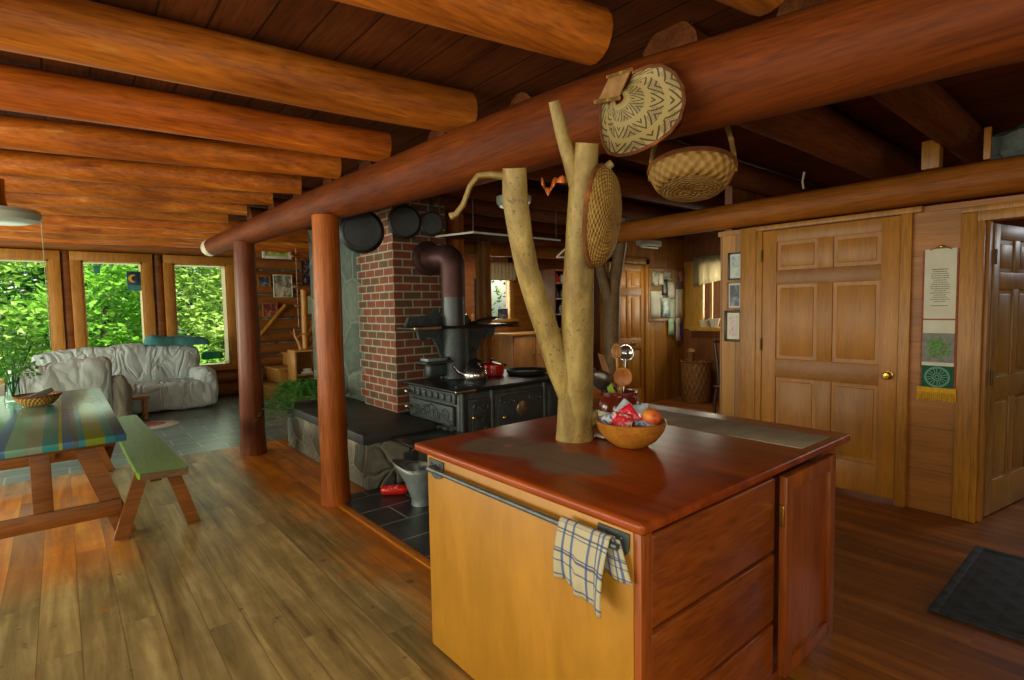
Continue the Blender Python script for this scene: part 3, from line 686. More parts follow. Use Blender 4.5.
TR = [('leafy bright green tree filling the left side of the left window', -3.4, 17, 6, 1.9, 'leaf', 1), ('slender dark-trunked tree behind the left window', -1.9, 19.5, 7, 1.8, 'leafd', 2), ('pale green bush seen low through the left window', -1.2, 15, 3.2, 1.5, 'leafy', 3),
      ('broad bright green tree behind the middle window', .9, 17.0, 6, 1.9, 'leaf', 4), ('green bush low behind the middle window', .6, 14.4, 2.6, 1.2, 'leaf', 5), ('darker tree far behind the middle window', 2.2, 21, 7, 2.2, 'leafd', 6),
      ('yellow-green bush close outside the right window', 2.9, 14.2, 3.4, 1.1, 'leafy', 7), ('yellow-green tree behind the right window', 4.2, 17.5, 6, 1.8, 'leafy', 8), ('tall dark tree at the right of the right window', 5.6, 19, 7, 2.0, 'leafd', 9), ('shrub under the left window at the forest edge', -3.0, 13.6, 2.0, 1.1, 'leaf', 10)]
for i, (lb, x, y, h, r, lm, sd) in enumerate(TR): tree(lb, x, y, h, r, lm, sd)
tree('green tree seen through the nook window', 10.8, 6.3, 5, 1.5, 'leaf', 21, 1500, .17, None); tree('green tree seen through the kitchen window', 9.2, 12.2, 5, 1.5, 'leafy', 22, 1500, .17, None)
b = B()
for k in range(15): leaves(b, 1500, (-9+k*1.35, 24+1.2*math.sin(k*1.7), 2.0+.5*math.sin(k*2.3)), 1.6, 1.2, 3.2, .3, 300+k, .2)
tag(part('distant_foliage', b, 'leafd', None), 'deep green forest foliage far behind the windows', 'foliage', None, 'stuff')
b = B()
for k in range(12): leaves(b, 500, (-6.5+k*1.1, 13.0+.4*math.sin(k*1.9), .1), .75, .5, .6, .15, 500+k, .2)
tag(part('undergrowth', b, 'leaf', None), 'low green undergrowth outside below the windows', 'undergrowth', None, 'stuff')
# ================================================================ ISLAND
il = thing('kitchen_island', 'large wooden kitchen island with cherry counter, honey plywood front and drawers', 'kitchen island', (1.9, 1.5, 0))
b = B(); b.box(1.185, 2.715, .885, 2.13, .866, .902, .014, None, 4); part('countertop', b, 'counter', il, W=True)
b = B(); b.box(2.29, 2.575, .925, 2.06, .9015, .9045, .001); part('inlay', b, M['inlay'] if 'inlay' in M else 'cream', il, 'grey tiled strip along the back of the counter', W=True)
b = B(); b.box(1.2, 1.222, .93, 2.035, .012, .866, .002); part('front_panel', b, 'ply', il, W=True)
b = B(); b.box(1.203, 1.255, .905, .93, .01, .866, .003); part('corner_post', b, 'cherryv', il, W=True)
b = B(); b.box(1.222, 2.68, .94, 2.03, .03, .862); b.box(1.255, 2.66, .93, .94, .0, .05); part('carcass', b, 'cherry', il, W=True)
for z0, z1 in ((.563, .842), (.29, .548), (.045, .274)):
    b = B(); b.box(1.262, 2.03, .912, .942, z0, z1, .008, None, 3); part('drawer', b, 'cherry', il, W=True)
b = B(); x0, x1, z0, z1, st = 2.045, 2.515, .068, .848, .062
b.box(x0, x0+st, .876, .905, z0, z1, .003); b.box(x1-st, x1, .876, .905, z0, z1, .003); b.box(x0+st, x1-st, .876, .905, z0, z0+st, .003); b.box(x0+st, x1-st, .876, .905, z1-st, z1, .003)
dr = part('cupboard_door', b, 'cherryv', il, W=True)
b = B(); b.box(x0+st-.004, x1-st+.004, .893, .902, z0+st-.004, z1-st+.004); part('door_panel', b, 'cherryv', dr, W=True)
b = B(); b.box(2.034, 2.047, .882, .9, .66, .74, .001); part('hinge', b, 'brass', dr, W=True)
br = B(); br.tube([(1.163, .955, .824), (1.163, 1.97, .824)], .0095, 8); tb = part('towel_bar', br, 'iron', il, 'dark iron towel bar', W=True)
for y0 in (.94, 1.9):
    b = B(); w = .115; pts = []
    for i in range(13):
        a = PI+PI*i/12; pts.append((1.1995, y0+w/2+w/2*math.cos(a), .82+.045*math.sin(a)))
    pts += [(1.1995, y0+w, .856), (1.1995, y0, .856)]
    b.poly(pts, (-.006, 0, 0)); b.tube([(1.196, y0+.06, .824), (1.16, y0+.06, .824)], .014, 10)
    for q in (.025, .09): b.ball((1.193, y0+q, .838), .006)
    part('bracket', b, 'iron', tb, 'black iron bar bracket', W=True)
# towel over the bar
def towel(u, v):
    if v < .12:       # back flap shows to the right of the front fall
        pass
    return None
tw = B()
def front(u, v):
    y = 1.198-.198*u+.01*math.sin(v*3); top = .838; bot = .662-.05*max(0, u-.1)+.01*(1-u)
    z = top+(bot-top)*v
    x = 1.150-.012*math.sin(v*PI*.5)-.009*math.sin(u*13+v*1.5)*v-.004*math.sin(u*29)*v
    return (x, y-.012*v*(1-u)+.015*v, z)
def over(u, v):
    a = PI*v; y = 1.198-.198*u; return (1.163-.0135*math.cos(a), y, .837+.0115*math.sin(a))
def back(u, v):
    y = 1.16-.176*u-.038*u*v; z = .838-(.118-.02*(1-u))*v
    return (1.1765+.006*math.sin(u*14)*v, y, z)
tw.grid(front, 22, 18); tw.grid(over, 22, 5); tw.grid(back, 16, 10)
bmesh.ops.remove_doubles(tw.b, verts=tw.b.verts[:], dist=.002)
solo('towel', tw, 'plaid', 'blue and cream plaid towel hanging over the iron bar of the island', 'towel', (1.163, 1.1, .84), W=True, thick=.003).location.y -= .026
# ================================================================ TRUNK ON THE ISLAND
tk = thing('peeled_tree', 'pale peeled forked tree trunk standing on the island counter', 'tree trunk', (1.748, 1.681, .902))
def P4(L): return [V(p[:3]) for p in L], [p[3] for p in L]
mp, mr = P4([(1.748, 1.681, .902, .083), (1.744, 1.676, .93, .079), (1.739, 1.670, .968, .0775), (1.728, 1.652, 1.07, .0755), (1.715, 1.633, 1.176, .0735), (1.70, 1.613, 1.29, .069), (1.685, 1.594, 1.396, .068), (1.668, 1.575, 1.5, .066), (1.653, 1.556, 1.604, .063), (1.638, 1.535, 1.71, .0585), (1.624, 1.515, 1.802, .0565), (1.604, 1.478, 1.951, .056), (1.591, 1.455, 2.040, .050), (1.581, 1.434, 2.117, .0445)])
b = B(); b.tube(mp, mr, 20, True, .09, 2)
bp, bp_r = P4([(1.61, 1.49, 1.88, .03), (1.598, 1.489, 1.933, .035), (1.55, 1.489, 2.041, .028), (1.502, 1.489, 2.146, .0245), (1.455, 1.482, 2.259, .0205)])
b.tube(bp, bp_r, 14, True, .08, 4)
lp, lr = P4([(1.735, 1.662, 1.0, .045), (1.715, 1.658, 1.085, .057), (1.655, 1.670, 1.222, .0563), (1.603, 1.675, 1.355, .0515), (1.542, 1.681, 1.505, .051), (1.485, 1.683, 1.649, .0475), (1.442, 1.673, 1.787, .0485), (1.405, 1.657, 1.919, .051), (1.383, 1.633, 2.035, .0465)])
b.tube(lp, lr, 18, True, .09, 8)
b.tube([(1.625, 1.45, 1.985), (1.632, 1.435, 2.001), (1.670, 1.387, 2.046)], .016, 8)
for c, r in (((1.80, 1.62, 1.0), .03), ((1.575, 1.655, 1.505), .012)): b.ball(c, r, r, r*1.3, 12, 8, .2, 3)
part('trunk', b, 'trunk', tk, W=True)
hp, hr = P4([(1.40, 1.640, 2.0, .02), (1.361, 1.662, 2.007, .0175), (1.315, 1.698, 2.014, .0136), (1.279, 1.728, 2.010, .0117), (1.261, 1.758, 1.973, .010), (1.256, 1.775, 1.94, .010), (1.250, 1.792, 1.904, .0105), (1.234, 1.818, 1.871, .0119), (1.217, 1.836, 1.862, .0155)])
b = B(); b.tube(hp, hr, 10, True, .1, 6); part('hooked_branch', b, 'trunk', tk, W=True)
# ================================================================ BASKETS OVERHEAD
ob = thing('wicker_tray', 'oval coiled wicker tray hanging on the stub of the peeled trunk', 'basket', (1.665, 1.425, 1.845), rot=(R(6), R(4), R(23)))
b = B(); prof = [(.0, -.05), (.05, -.05), (.1, -.044), (.14, -.03), (.168, -.004), (.178, .018), (.170, .026), (.16, .014), (.13, -.014), (.09, -.03), (0, -.036)]
b.lathe(prof, (0, 0, 0), 40, 'y', True, True); 
for v in b.b.verts: v.co.z *= 1.14; v.co.x *= .9
part('woven_body', b, 'wickerd', ob)
b = B(); b.ringtube((0, .02, 0), .172*.9, .010, 36, 8, 'y', ry=.172*1.14); part('rim', b, 'wickerrim', ob)
wn_ = thing('winnowing_basket', 'flat patterned winnowing basket with dark zigzags hung on the girder', 'basket', (1.735, 1.3, 2.24))
OUT = [(1.40, 2.30), (1.335, 2.385), (1.26, 2.382), (1.203, 2.365), (1.15, 2.32), (1.117, 2.26), (1.112, 2.205), (1.13, 2.155), (1.17, 2.12), (1.225, 2.098), (1.29, 2.086), (1.35, 2.082), (1.41, 2.09), (1.455, 2.11), (1.482, 2.15), (1.495, 2.20), (1.499, 2.27), (1.495, 2.318), (1.40, 2.30)]
hub = (1.415, 2.315)
b = B(); m_ = len(OUT)-1
def fan(u, v):
    k = 1+(m_-2)*u+0.0; i = min(int(k), m_-1); t = k-i; y = OUT[i][0]+(OUT[i+1][0]-OUT[i][0])*t; z = OUT[i][1]+(OUT[i+1][1]-OUT[i][1])*t
    w = .12+.88*v; yy = hub[0]+(y-hub[0])*w; zz = hub[1]+(z-hub[1])*w
    return (1.735+.018*math.sin(PI*v)-.0, yy, zz)
b.grid(fan, 48, 12); part('woven_tray', b, 'winnow', wn_, W=True, thick=.008)
b = B(); b.tube([(1.733, y, z) for y, z in OUT[1:18]], .0065, 8); part('rim', b, 'wickerrim', wn_, W=True)
b = B(); b.poly([(1.724, 1.499, 2.322), (1.724, 1.436, 2.398), (1.724, 1.335, 2.388), (1.724, 1.395, 2.303)], (-.006, 0, 0)); hs = part('slatted_end', b, 'wickerg', wn_, W=True)
b = B(); b.tube([(1.715, 1.51, 2.322), (1.715, 1.385, 2.30)], .008, 8); b.tube([(1.715, 1.445, 2.398), (1.715, 1.325, 2.388)], .007, 8); part('stick', b, 'wicker', hs, W=True)
rbk = thing('round_basket', 'round splint basket with tall hoop handle hanging behind the girder', 'basket', (2.24, 1.40, 2.105))
ax = V((-.205, -.128, -.97)).normalized(); rl = V((.53, -.85, .22)); rl = (rl-ax*rl.dot(ax)).normalized(); up_ = rl.cross(ax)
if up_.z < 0: up_ = -up_
mx = Matrix((rl, up_, ax)).transposed().to_4x4()
b = B(); b.lathe([(.184, 0), (.18, .025), (.16, .065), (.135, .092)], (0, 0, 0), 40, 'z', False); bmesh.ops.transform(b.b, matrix=mx, verts=b.b.verts[:]); part('woven_side', b, 'wickerg2' if 'wickerg2' in M else 'wicker', rbk, thick=.008)
b = B(); b.lathe([(.0, .096), (.08, .097), (.125, .095), (.137, .089)], (0, 0, 0), 36, 'z', False); bmesh.ops.transform(b.b, matrix=mx, verts=b.b.verts[:]); part('woven_bottom', b, 'wickerf', rbk, thick=.006)
b = B(); b.ringtube((0, 0, 0), .186, .0105, 36, 8, mtx=mx.to_3x3())
for i, v in enumerate(b.b.verts): pass
part('rim', b, 'wickerrim', rbk)
b = B(); pts = []
for i in range(25):
    a = PI*i/24; pts.append(rl*(.182*math.cos(a))+V((.06, .04, 1)).normalized()*(.33*math.sin(a))+ax*(.03*(1-math.sin(a))))
b.tube(pts, .0115, 8); part('handle', b, 'wicker', rbk)
b = B(); b.tube([(.02, .013, .32), (.02, .013, .655)], .004, 6); part('hook', b, 'wire', rbk)
cp = thing('copper_ornament', 'fluted orange copper ornament hooked beside the forked trunk', 'ornament', (1.5, 1.55, 1.98))
b = B()
def cpf(u, v):
    p0 = V((1.475, 1.578, 1.985)); p1 = V((1.502, 1.57, 1.938)); p2 = V((1.515, 1.54, 1.985)); p3 = V((1.556, 1.512, 1.985))
    t = u*3; i = min(int(t), 2); f = t-i; P_ = [p0, p1, p2, p3]; p = P_[i].lerp(P_[i+1], f)
    return p+V((0, 0, 1))*(.024*(v-.3))*(1+.3*math.sin(u*24))+V((-.6, -.7, 0))*.006*math.sin(u*24)
b.grid(cpf, 30, 5); part('fluted_sheet', b, 'copper', cp, W=True, thick=.004)
b = B(); b.tube([(1.545, 1.52, 1.995), (1.56, 1.51, 2.005), (1.575, 1.5, 1.985)], .003, 6); part('hook', b, 'wire', cp, W=True)
# ================================================================ ON THE COUNTER
ZC = .903
ck = thing('stoneware_crock', 'two-tone brown and cream stoneware crock of kitchen utensils beside the trunk', 'crock', (2.025, 1.645, ZC))
ck.scale = (1.1, 1.1, 1.08)
b = B(); b.lathe([(.0, 0), (.086, 0), (.092, .01), (.092, .095), (.0, .095)], (0, 0, 0), 28); part('lower_body', b, 'cream', ck, 'cream glazed lower half')
b = B(); b.lathe([(.093, .093), (.094, .115), (.086, .14), (.073, .155), (.072, .16), (.08, .165), (.08, .175), (.07, .176), (.066, .15), (.08, .11), (.0, .1)], (0, 0, 0), 28); part('upper_body', b, 'brownglaze', ck, 'brown glazed upper half')
def spoon(name, label, base, tip, bowl, mat, cat, hw=.007, grp=None, bw=.032, bl=.05, face=None):
    base, tip = V(base), V(tip); d = (tip-base).normalized()
    rt = thing(name, label, cat, base, grp); vdir = face or V((-.77, -.64, 0)); s_ = d.cross(V(vdir)).normalized(); nn = s_.cross(d)
    b = B(); b.tube([V((0, 0, 0)), (tip-base)*.5, tip-base-d*bl*.7], [hw, hw*.9, hw*1.1], 8); part('handle', b, mat, rt)
    m3 = Matrix((s_, d, nn)).transposed(); b = B(); rows = []
    def bf(u, v):
        a = 2*PI*u; q = v; x = math.cos(a)*bw*q; y = math.sin(a)*bl*q*(1+.12*math.sin(a)); z = -.35*bw*(1-q*q)*bowl
        return tip-base+m3 @ V((x, y, z))
    b.grid(bf, 20, 5); bmesh.ops.remove_doubles(b.b, verts=b.b.verts[:], dist=1e-5); part('bowl', b, mat, rt, thick=.005)
    return rt
spoon('wooden_spoon', 'tall wooden spoon standing upright in the brown crock', (2.03, 1.65, 1.02), (2.03, 1.665, 1.275), 1, 'spoonl', 'spoon', .006, None, .024, .038)
spoon('wooden_spoon', 'short orange wooden spoon leaning low in the brown crock', (2.02, 1.64, 1.05), (2.03, 1.63, 1.155), .6, 'spoon', 'spoon', .007, None, .045, .045)
spoon('steel_ladle', 'round steel ladle behind the wooden spoon in the crock', (2.05, 1.65, 1.02), (2.09, 1.66, 1.265), 1.6, 'steel', 'ladle', .005, None, .04, .04)
spoon('serving_spoon', 'large steel serving spoon hanging over the left rim of the crock', (2.05, 1.66, 1.08), (1.955, 1.69, 1.145), -1.2, 'steelscr', 'spoon', .006, None, .045, .06)
b = B(); b.poly([(0, 0, 0), (.035, -.02, .0), (.0, .04, .2), (-.03, .05, .21)], (.003, .004, 0)); solo('spatula', b, 'brownh', 'dark wooden spatula leaning left in the crock toward the trunk', 'spatula', (2.0, 1.68, 1.06))
b = B(); b.tube([(0, 0, 0), (-.05, .045, .14)], .012, 8); solo('spatula', b, 'blackp', 'black handled tool leaning far left in the crock', 'utensil', (1.99, 1.69, 1.06))
b = B(); b.poly([(0, 0, 0), (.024, -.02, .0), (.0, .0, .11), (-.02, .016, .12)], (.003, .004, 0)); solo('spatula', b, 'lime', 'lime green scraper blade between crock tools', 'scraper', (1.985, 1.67, 1.05))
bl = B(); bl.lathe([(.0, .0), (.068, .0), (.075, .006), (.11, .032), (.138, .07), (.148, .108), (.142, .11), (.128, .072), (.096, .036), (0, .016)], (0, 0, 0), 36)
solo('wooden_bowl', bl, 'bowl', 'turned wooden bowl of snack packets and a peach on the counter', 'bowl', (1.84, 1.435, ZC))
def packet(label, mat, loc, rot, w, h, t=.02, nm='snack_packet'):
    b = B()
    for sg in (1, -1):
        b.grid(lambda u, v, sg=sg: ((u-.5)*w, (v-.5)*h, sg*t*(math.sin(PI*u)*math.sin(PI*v))**.6+.003*NZ.noise(V((u*7, v*7, sg)))), 12, 10)
    bmesh.ops.remove_doubles(b.b, verts=b.b.verts[:], dist=.0008)
    return solo(nm, b, mat, label, 'snack packet', loc, 'snack packets in the wooden bowl', rot)
bx, by, bz = 1.84, 1.435, ZC
packet('red snack packet with white specks at the front of the bowl', 'packr', (bx-.045, by+.01, bz+.108), (R(60), R(10), R(-50)), .085, .075)
packet('shiny red wrapper standing upright in the middle of the bowl', 'candyred', (bx+.0, by+.005, bz+.128), (R(82), R(-35), R(-50)), .06, .085, .012)
packet('silver striped packet lying at the left edge of the bowl', 'packs', (bx-.055, by+.075, bz+.108), (R(35), R(-24), R(-52)), .09, .06)
packet('silver-blue pointed packet standing at the back of the bowl', 'candyblue', (bx+.01, by+.03, bz+.14), (R(75), R(40), R(-50)), .085, .075, .012)
packet('silver-blue packet leaning beside the peach', 'candyblue', (bx+.05, by-.012, bz+.128), (R(70), R(-6), R(-45)), .075, .085, .014)
packet('pale flat packet lying at the front right of the bowl', 'packs', (bx+.02, by-.06, bz+.098), (R(18), R(8), R(-40)), .09, .05, .012)
pc = thing('peach', 'ripe orange-red peach at the right edge of the wooden bowl', 'fruit', (bx+.06, by-.06, bz+.118))
b = B(); b.ball((0, 0, 0), .043, .043, .04, 20, 14); part('flesh', b, 'peach', pc)
b = B(); b.tube([(-.022, -.03, .014), (-.027, -.036, .017)], .004, 6); part('stem', b, 'brownh', pc)
b = B(); b.grid(lambda u, v: (u*.09-.045, v*.055-.03+.01*math.sin(u*9), .006+.02*abs(NZ.noise(V((u*5, v*5, 3))))), 10, 8)
solo('crumpled_paper', b, 'paper', 'crumpled white paper on the counter between trunk and bowl', 'paper', (1.86, 1.60, ZC), None, (0, 0, R(-50)), thick=.001)
# ================================================================ CHIMNEY AND HEARTH
ch = thing('chimney', 'tall red brick chimney behind the cast iron stove', 'chimney', (2.52, 4.82, .475))
b = B(); b.box(2.52, 3.13, 4.82, 5.56, .476, 2.76)
for i in range(29):
    if i % 2: b.box(2.52, 2.72, 5.55, 5.66, .476+i*.0795, .476+(i+1)*.0795)
part('brick_face', b, 'brick', ch, W=True)
b = B(); b.box(2.56, 3.2, 5.56, 7.2, .476, 2.76); part('stone_side', b, 'stoneg', ch, 'grey-green stone side', W=True)
hb = thing('hearth_bench', 'low fieldstone hearth bench with dark slate top', 'hearth', (1.885, 4.165, 0))
b = B(); b.box(1.885, 2.5, 4.165, 6.2, 0, .392, .012)
b.box(2.5, 3.3, 4.82, 7.2, 0, .392); part('stone_body', b, 'stone', hb, W=True)
b = B(); b.box(1.842, 2.53, 4.125, 6.4, .392, .476, .008); b.box(2.52, 3.3, 4.80, 7.2, .392, .475); part('slate_top', b, 'slatetop', hb, W=True)
b = B(); b.box(2.22, 2.36, 4.158, 4.3, .06, .26, .004); part('firewood_opening', b, 'iron', hb, 'small dark iron block standing for the shaded firewood opening', W=True)  # dark block set in for the shade inside the firewood opening
b = B(); b.box(1.878, 1.9, 4.95, 5.05, .14, .26, .004); part('vent', b, 'iron', hb, 'small dark vent', W=True)
# ================================================================ STOVE
sv = thing('cook_stove', 'black ornate cast iron wood cook stove with stovepipe and warming shelf', 'stove', (3.1, 4.28, 0))
X0, X1, Y0, Y1 = 2.59, 3.85, 3.85, 4.72
b = B(); b.box(X0, X1, Y0, Y1, .24, .765, .03, None, 3); part('body', b, 'iron', sv, W=True)
b = B(); b.box(X0-.05, X1+.03, Y0-.045, Y1+.02, .765, .797, .014, None, 4); part('cooktop', b, 'ironshine', sv, W=True)
b = B(); b.lathe([(.0, .799), (.13, .799), (.13, .801), (0, .801)], (2.95, 4.12, 0), 24); b.lathe([(.0, .799), (.13, .799), (.13, .801), (0, .801)], (2.95, 4.45, 0), 24); part('stove_lid', b, 'pan', sv, W=True)
b = B(); b.box(X0-.056, X0+.16, Y0-.052, Y0-.03, .77, .792, .006); part('edge_trim', b, 'nickel', sv, 'bright nickel corner trim', W=True)
b = B()
for sx in (X0+.06, X1-.06):
    for sy in (Y0+.06, Y1-.06): b.tube([(sx, sy, .25), (sx+(.03 if sx > 3 else -.03), sy+(.03 if sy > 4.2 else -.03), .12), (sx, sy, .0)], [.05, .03, .035], 10)
part('base_feet', b, 'iron', sv, W=True)
b = B()
for x_ in (X0+.035, 2.945, 3.585): b.tube([(x_, Y0-.006, .27), (x_, Y0-.008, .76)], .024, 12)
part('corner_column', b, 'iron', sv, W=True)
def doorplate(nm, x0, x1, z0, z1, lbl=None):
    b = B(); b.box(x0, x1, Y0-.022, Y0, z0, z1, .008); o = part(nm, b, 'iron', sv, lbl, W=True)
    b = B(); b.box(x0+.03, x1-.03, Y0-.032, Y0-.02, z0+.03, z1-.03, .008); part('relief', b, 'ironrelief', o, W=True); return o
fd = doorplate('firebox_door', X0+.09, 2.92, .34, .70)
od = doorplate('oven_door', 2.965, 3.56, .30, .72)
doorplate('side_panel', 3.60, 3.80, .34, .72)
for o_, x, z in ((fd, 2.71, .545), (od, 3.05, .50)):
    b = B(); b.ball((x, Y0-.055, z), .022, .022, .022, 14, 8); b.tube([(x, Y0-.02, z), (x, Y0-.05, z)], .008, 8); part('knob', b, 'brass', o_, W=True)
b = B(); b.lathe([(.0, -.012), (.05, -.01), (.062, -.004), (.064, .002), (0, .002)], (3.28, Y0-.032, .548), 24, 'y', sy=1.2); part('medallion', b, 'nickel', od, 'pale thermometer medallion', W=True)
b = B()
for i in range(7): b.box(X0-.045, X0+.0, Y0+.06+i*.105, Y0+.13+i*.105, .685, .75, .012)
b.box(X0-.025, X0+.005, Y0+.02, Y1-.05, .665, .765, .006); part('draft_slide', b, 'ironrelief', sv, W=True)
b = B(); b.box(X0-.04, X0, Y0+.04, Y1-.1, .47, .65, .015, None, 3); part('end_panel', b, 'ironrelief', sv, W=True)
b = B(); b.poly([(X0+.01, Y0+.05, .45), (X0-.02, Y0+.05, .45), (X0-.13, Y0+.05, .31), (X0-.13, Y0+.05, .29), (X0+.01, Y0+.05, .29)], (0, .68, 0))
for i in range(5): b.poly([(X0-.02, Y0+.12+i*.115, .455), (X0-.04, Y0+.12+i*.115, .455), (X0-.135, Y0+.12+i*.115, .325), (X0-.11, Y0+.12+i*.115, .32)], (0, .06, 0))
part('ash_apron', b, 'iron', sv, W=True)
b = B(); b.box(2.06, X0+.02, 3.70, 4.11, .405, .432, .01, None, 3)
for v in b.b.verts:
    if v.co.x < 2.1: v.co.y = 3.90+(v.co.y-3.90)*.93
part('hearth_shelf', b, 'ironshine', sv, W=True)
b = B(); b.tube([(2.42, 3.95, .41), (2.58, 3.95, .28)], .02, 8); part('shelf_bracket', b, 'iron', sv, W=True)
b = B()
pass
for z in (.715, .57): b = B(); b.tube([(X0, Y1-.12, z), (X0-.07, Y1-.12, z)], .012, 8); b.ball((X0-.08, Y1-.12, z), .024); part('damper_knob', b, 'nickel', sv, 'nickel damper knob', W=True)
prof = [(2.62, 1.293), (2.64, 1.20), (2.69, 1.175), (2.74, 1.22), (2.80, 1.20), (2.85, 1.10), (2.885, 1.0), (2.90, .90), (2.88, .797), (3.26, .797), (3.26, .90), (3.29, .98), (3.33, 1.07), (3.38, 1.16), (3.45, 1.21), (3.50, 1.185), (3.54, 1.2), (3.57, 1.293)]
b = B(); b.poly([(x, 4.56, z) for x, z in prof], (0, .04, 0)); b.tube([(3.03, 4.53, .80), (3.03, 4.53, 1.31)], .13, 20); bs = part('back_shield', b, 'ironrelief', sv, W=True)
def scroll(b, c, r, ax, turns=1.6, flip=1, th=.006):
    pts = []
    for i in range(26):
        q = i/25; a_ = flip*turns*2*PI*q; rr_ = r*(1-.8*q); u_, v_ = math.cos(a_)*rr_*flip, math.sin(a_)*rr_
        pts.append((c[0]+u_, c[1], c[2]+v_) if ax == 'y' else (c[0], c[1]+u_, c[2]+v_))
    b.tube(pts, [th*(1-.4*i/25) for i in range(26)], 6)
for k, fl in ((Y0+.14, 1), (Y0+.30, -1), (Y0+.46, 1), (Y0+.62, -1)): b = B(); scroll(b, (X0-.043, k, .56), .062, 'x', 1.6, fl); part('scroll', b, 'iron', sv, W=True)
b = B(); b.tube([(X0-.043, Y0+.06, .487), (X0-.043, Y0+.38, .635), (X0-.043, Y1-.12, .487)], .007, 6); part('moulding', b, 'iron', sv, W=True)
for x_, z_, fl in ((3.05, .64, 1), (3.16, .64, -1), (3.40, .64, 1), (3.49, .64, -1), (3.05, .40, -1), (3.16, .38, 1), (3.40, .38, -1), (3.49, .40, 1)): b = B(); scroll(b, (x_, Y0-.034, z_), .04, 'y', 1.5, fl); part('scroll', b, 'iron', od, W=True)
for x_, z_, fl in ((2.76, .63, 1), (2.85, .63, -1), (2.80, .52, 1), (2.86, .42, -1), (2.76, .40, 1)): b = B(); scroll(b, (x_, Y0-.034, z_), .042, 'y', 1.5, fl); part('scroll', b, 'iron', fd, W=True)
for x_, z_, fl in ((2.76, 1.20, 1), (2.88, 1.22, -1), (3.27, 1.22, 1), (3.42, 1.22, -1), (3.24, 1.06, 1), (2.95, 1.06, -1)): b = B(); scroll(b, (x_, 4.555, z_), .045, 'y', 1.5, fl); part('scroll', b, 'iron', bs, W=True)
b = B(); b.box(2.46, 3.65, 4.34, 4.68, 1.30, 1.325, .008, None, 3); ws = part('warming_shelf', b, 'shelfbrown', sv, 'brown edged warming shelf', W=True)
b = B(); b.box(2.46, 2.75, 4.330, 4.345, 1.298, 1.328, .004); part('edge_trim', b, 'nickel', ws, W=True)
b = B(); b.poly([(2.52, 4.6, 1.326), (2.56, 4.6, 1.42), (2.75, 4.6, 1.42), (2.86, 4.6, 1.50), (2.92, 4.6, 1.42), (3.24, 4.6, 1.42), (3.3, 4.6, 1.326)], (0, .05, 0)); part('shelf_back', b, 'iron', sv, W=True)
b = B(); b.tube([(2.97, 4.46, 1.326), (2.97, 4.46, 1.62)], .112, 22); sp = part('stovepipe_collar', b, 'pipeg', sv, 'grey lower stovepipe', W=True)
b = B(); pts = [(2.97, 4.46, 1.60), (2.97, 4.46, 1.88)]
for i in range(9):
    a = PI/2*i/8; pts.append((2.97-.02*(1-math.cos(a)), 4.46+.10*(1-math.cos(a)), 1.90+.10*math.sin(a)))
pts += [(2.90, 4.84, 2.0)]
b.tube(pts, .118, 22); part('stovepipe', b, 'rust', sv, 'brown elbow stovepipe', W=True)
b = B(); b.lathe([(.12, 0), (.17, -.002), (.175, -.03), (.15, -.045), (.118, -.05)], (2.90, 4.818, 2.0), 26, 'y'); part('flue_flange', b, 'rust', sv, W=True)
b = B(); b.box(2.60, 2.90, 4.38, 4.62, .972, .99, .008, None, 3); b.box(2.70, 2.92, 4.5, 4.6, .83, .96, .03, None, 3); part('trivet_shelf', b, 'iron', sv, W=True)
kt = thing('kettle', 'shiny steel kettle on the black stove beside the red pot', 'kettle', (3.06, 4.25, .80))
kt.scale = (1.12, 1.12, 1.12)
b = B(); b.lathe([(0, 0), (.10, 0), (.108, .012), (.112, .05), (.10, .085), (.075, .108), (.04, .116), (0, .118)], n=28); part('body', b, 'steel', kt)
b = B(); b.lathe([(.0, .116), (.05, .117), (.045, .126), (.02, .13), (.012, .14), (.016, .15), (.0, .154)], n=18); part('lid', b, 'blackp', kt)
b = B(); b.tube([(-.09, .03, .05), (-.14, .045, .075), (-.17, .055, .115), (-.19, .06, .135)], [.026, .02, .014, .011], 10); part('spout', b, 'steel', kt)
b = B(); b.tube([(-.08, 0, .09), (-.085, 0, .13), (-.05, 0, .165), (0, 0, .175), (.05, 0, .165), (.085, 0, .13), (.085, 0, .09)], .009, 8); part('handle', b, 'blackp', kt)
pt = thing('cooking_pot', 'small red enamel pot with lid on the black stove', 'pot', (3.39, 4.42, .80))
b = B(); b.lathe([(0, 0), (.115, 0), (.128, .012), (.132, .06), (.128, .1), (.122, .1), (0, .02)], n=30); part('body', b, 'red', pt)
b = B(); b.lathe([(.13, .1), (.128, .112), (.08, .13), (.0, .137)], n=30); ld = part('lid', b, 'red', pt)
b = B(); b.lathe([(0, .136), (.015, .137), (.015, .15), (.025, .158), (.02, .172), (0, .174)], n=16); part('knob', b, 'blackp', ld)
b = B(); b.tube([(-.125, .03, .105), (-.165, .045, .125), (-.15, .04, .15), (-.1, .03, .15)], .013, 8); b.tube([(.12, -.03, .09), (.16, -.04, .095)], .013, 8); part('handle', b, 'blackp', pt)
b = B(); b.lathe([(0, 0), (.19, 0), (.21, .02), (.215, .045), (.205, .045), (.19, .015), (0, .012)], n=30); gp = solo('griddle_pan', b, 'pan', 'wide low black pan at the right end of the stove top', 'pan', (3.72, 4.25, .80))
b = B(); b.box(0, .26, 0, .16, 0, .022, .004, Matrix.Rotation(R(-12), 4, 'Y')); solo('book', b, 'pipeg', 'thin grey-green booklet lying on the stove warming shelf', 'book', (3.22, 4.4, 1.328))
b = B(); b.box(0, .22, 0, .14, 0, .03, .006); solo('folded_mitt', b, 'zinc', 'folded grey pot holder on the left stove trivet', 'pot holder', (2.64, 4.42, .992))
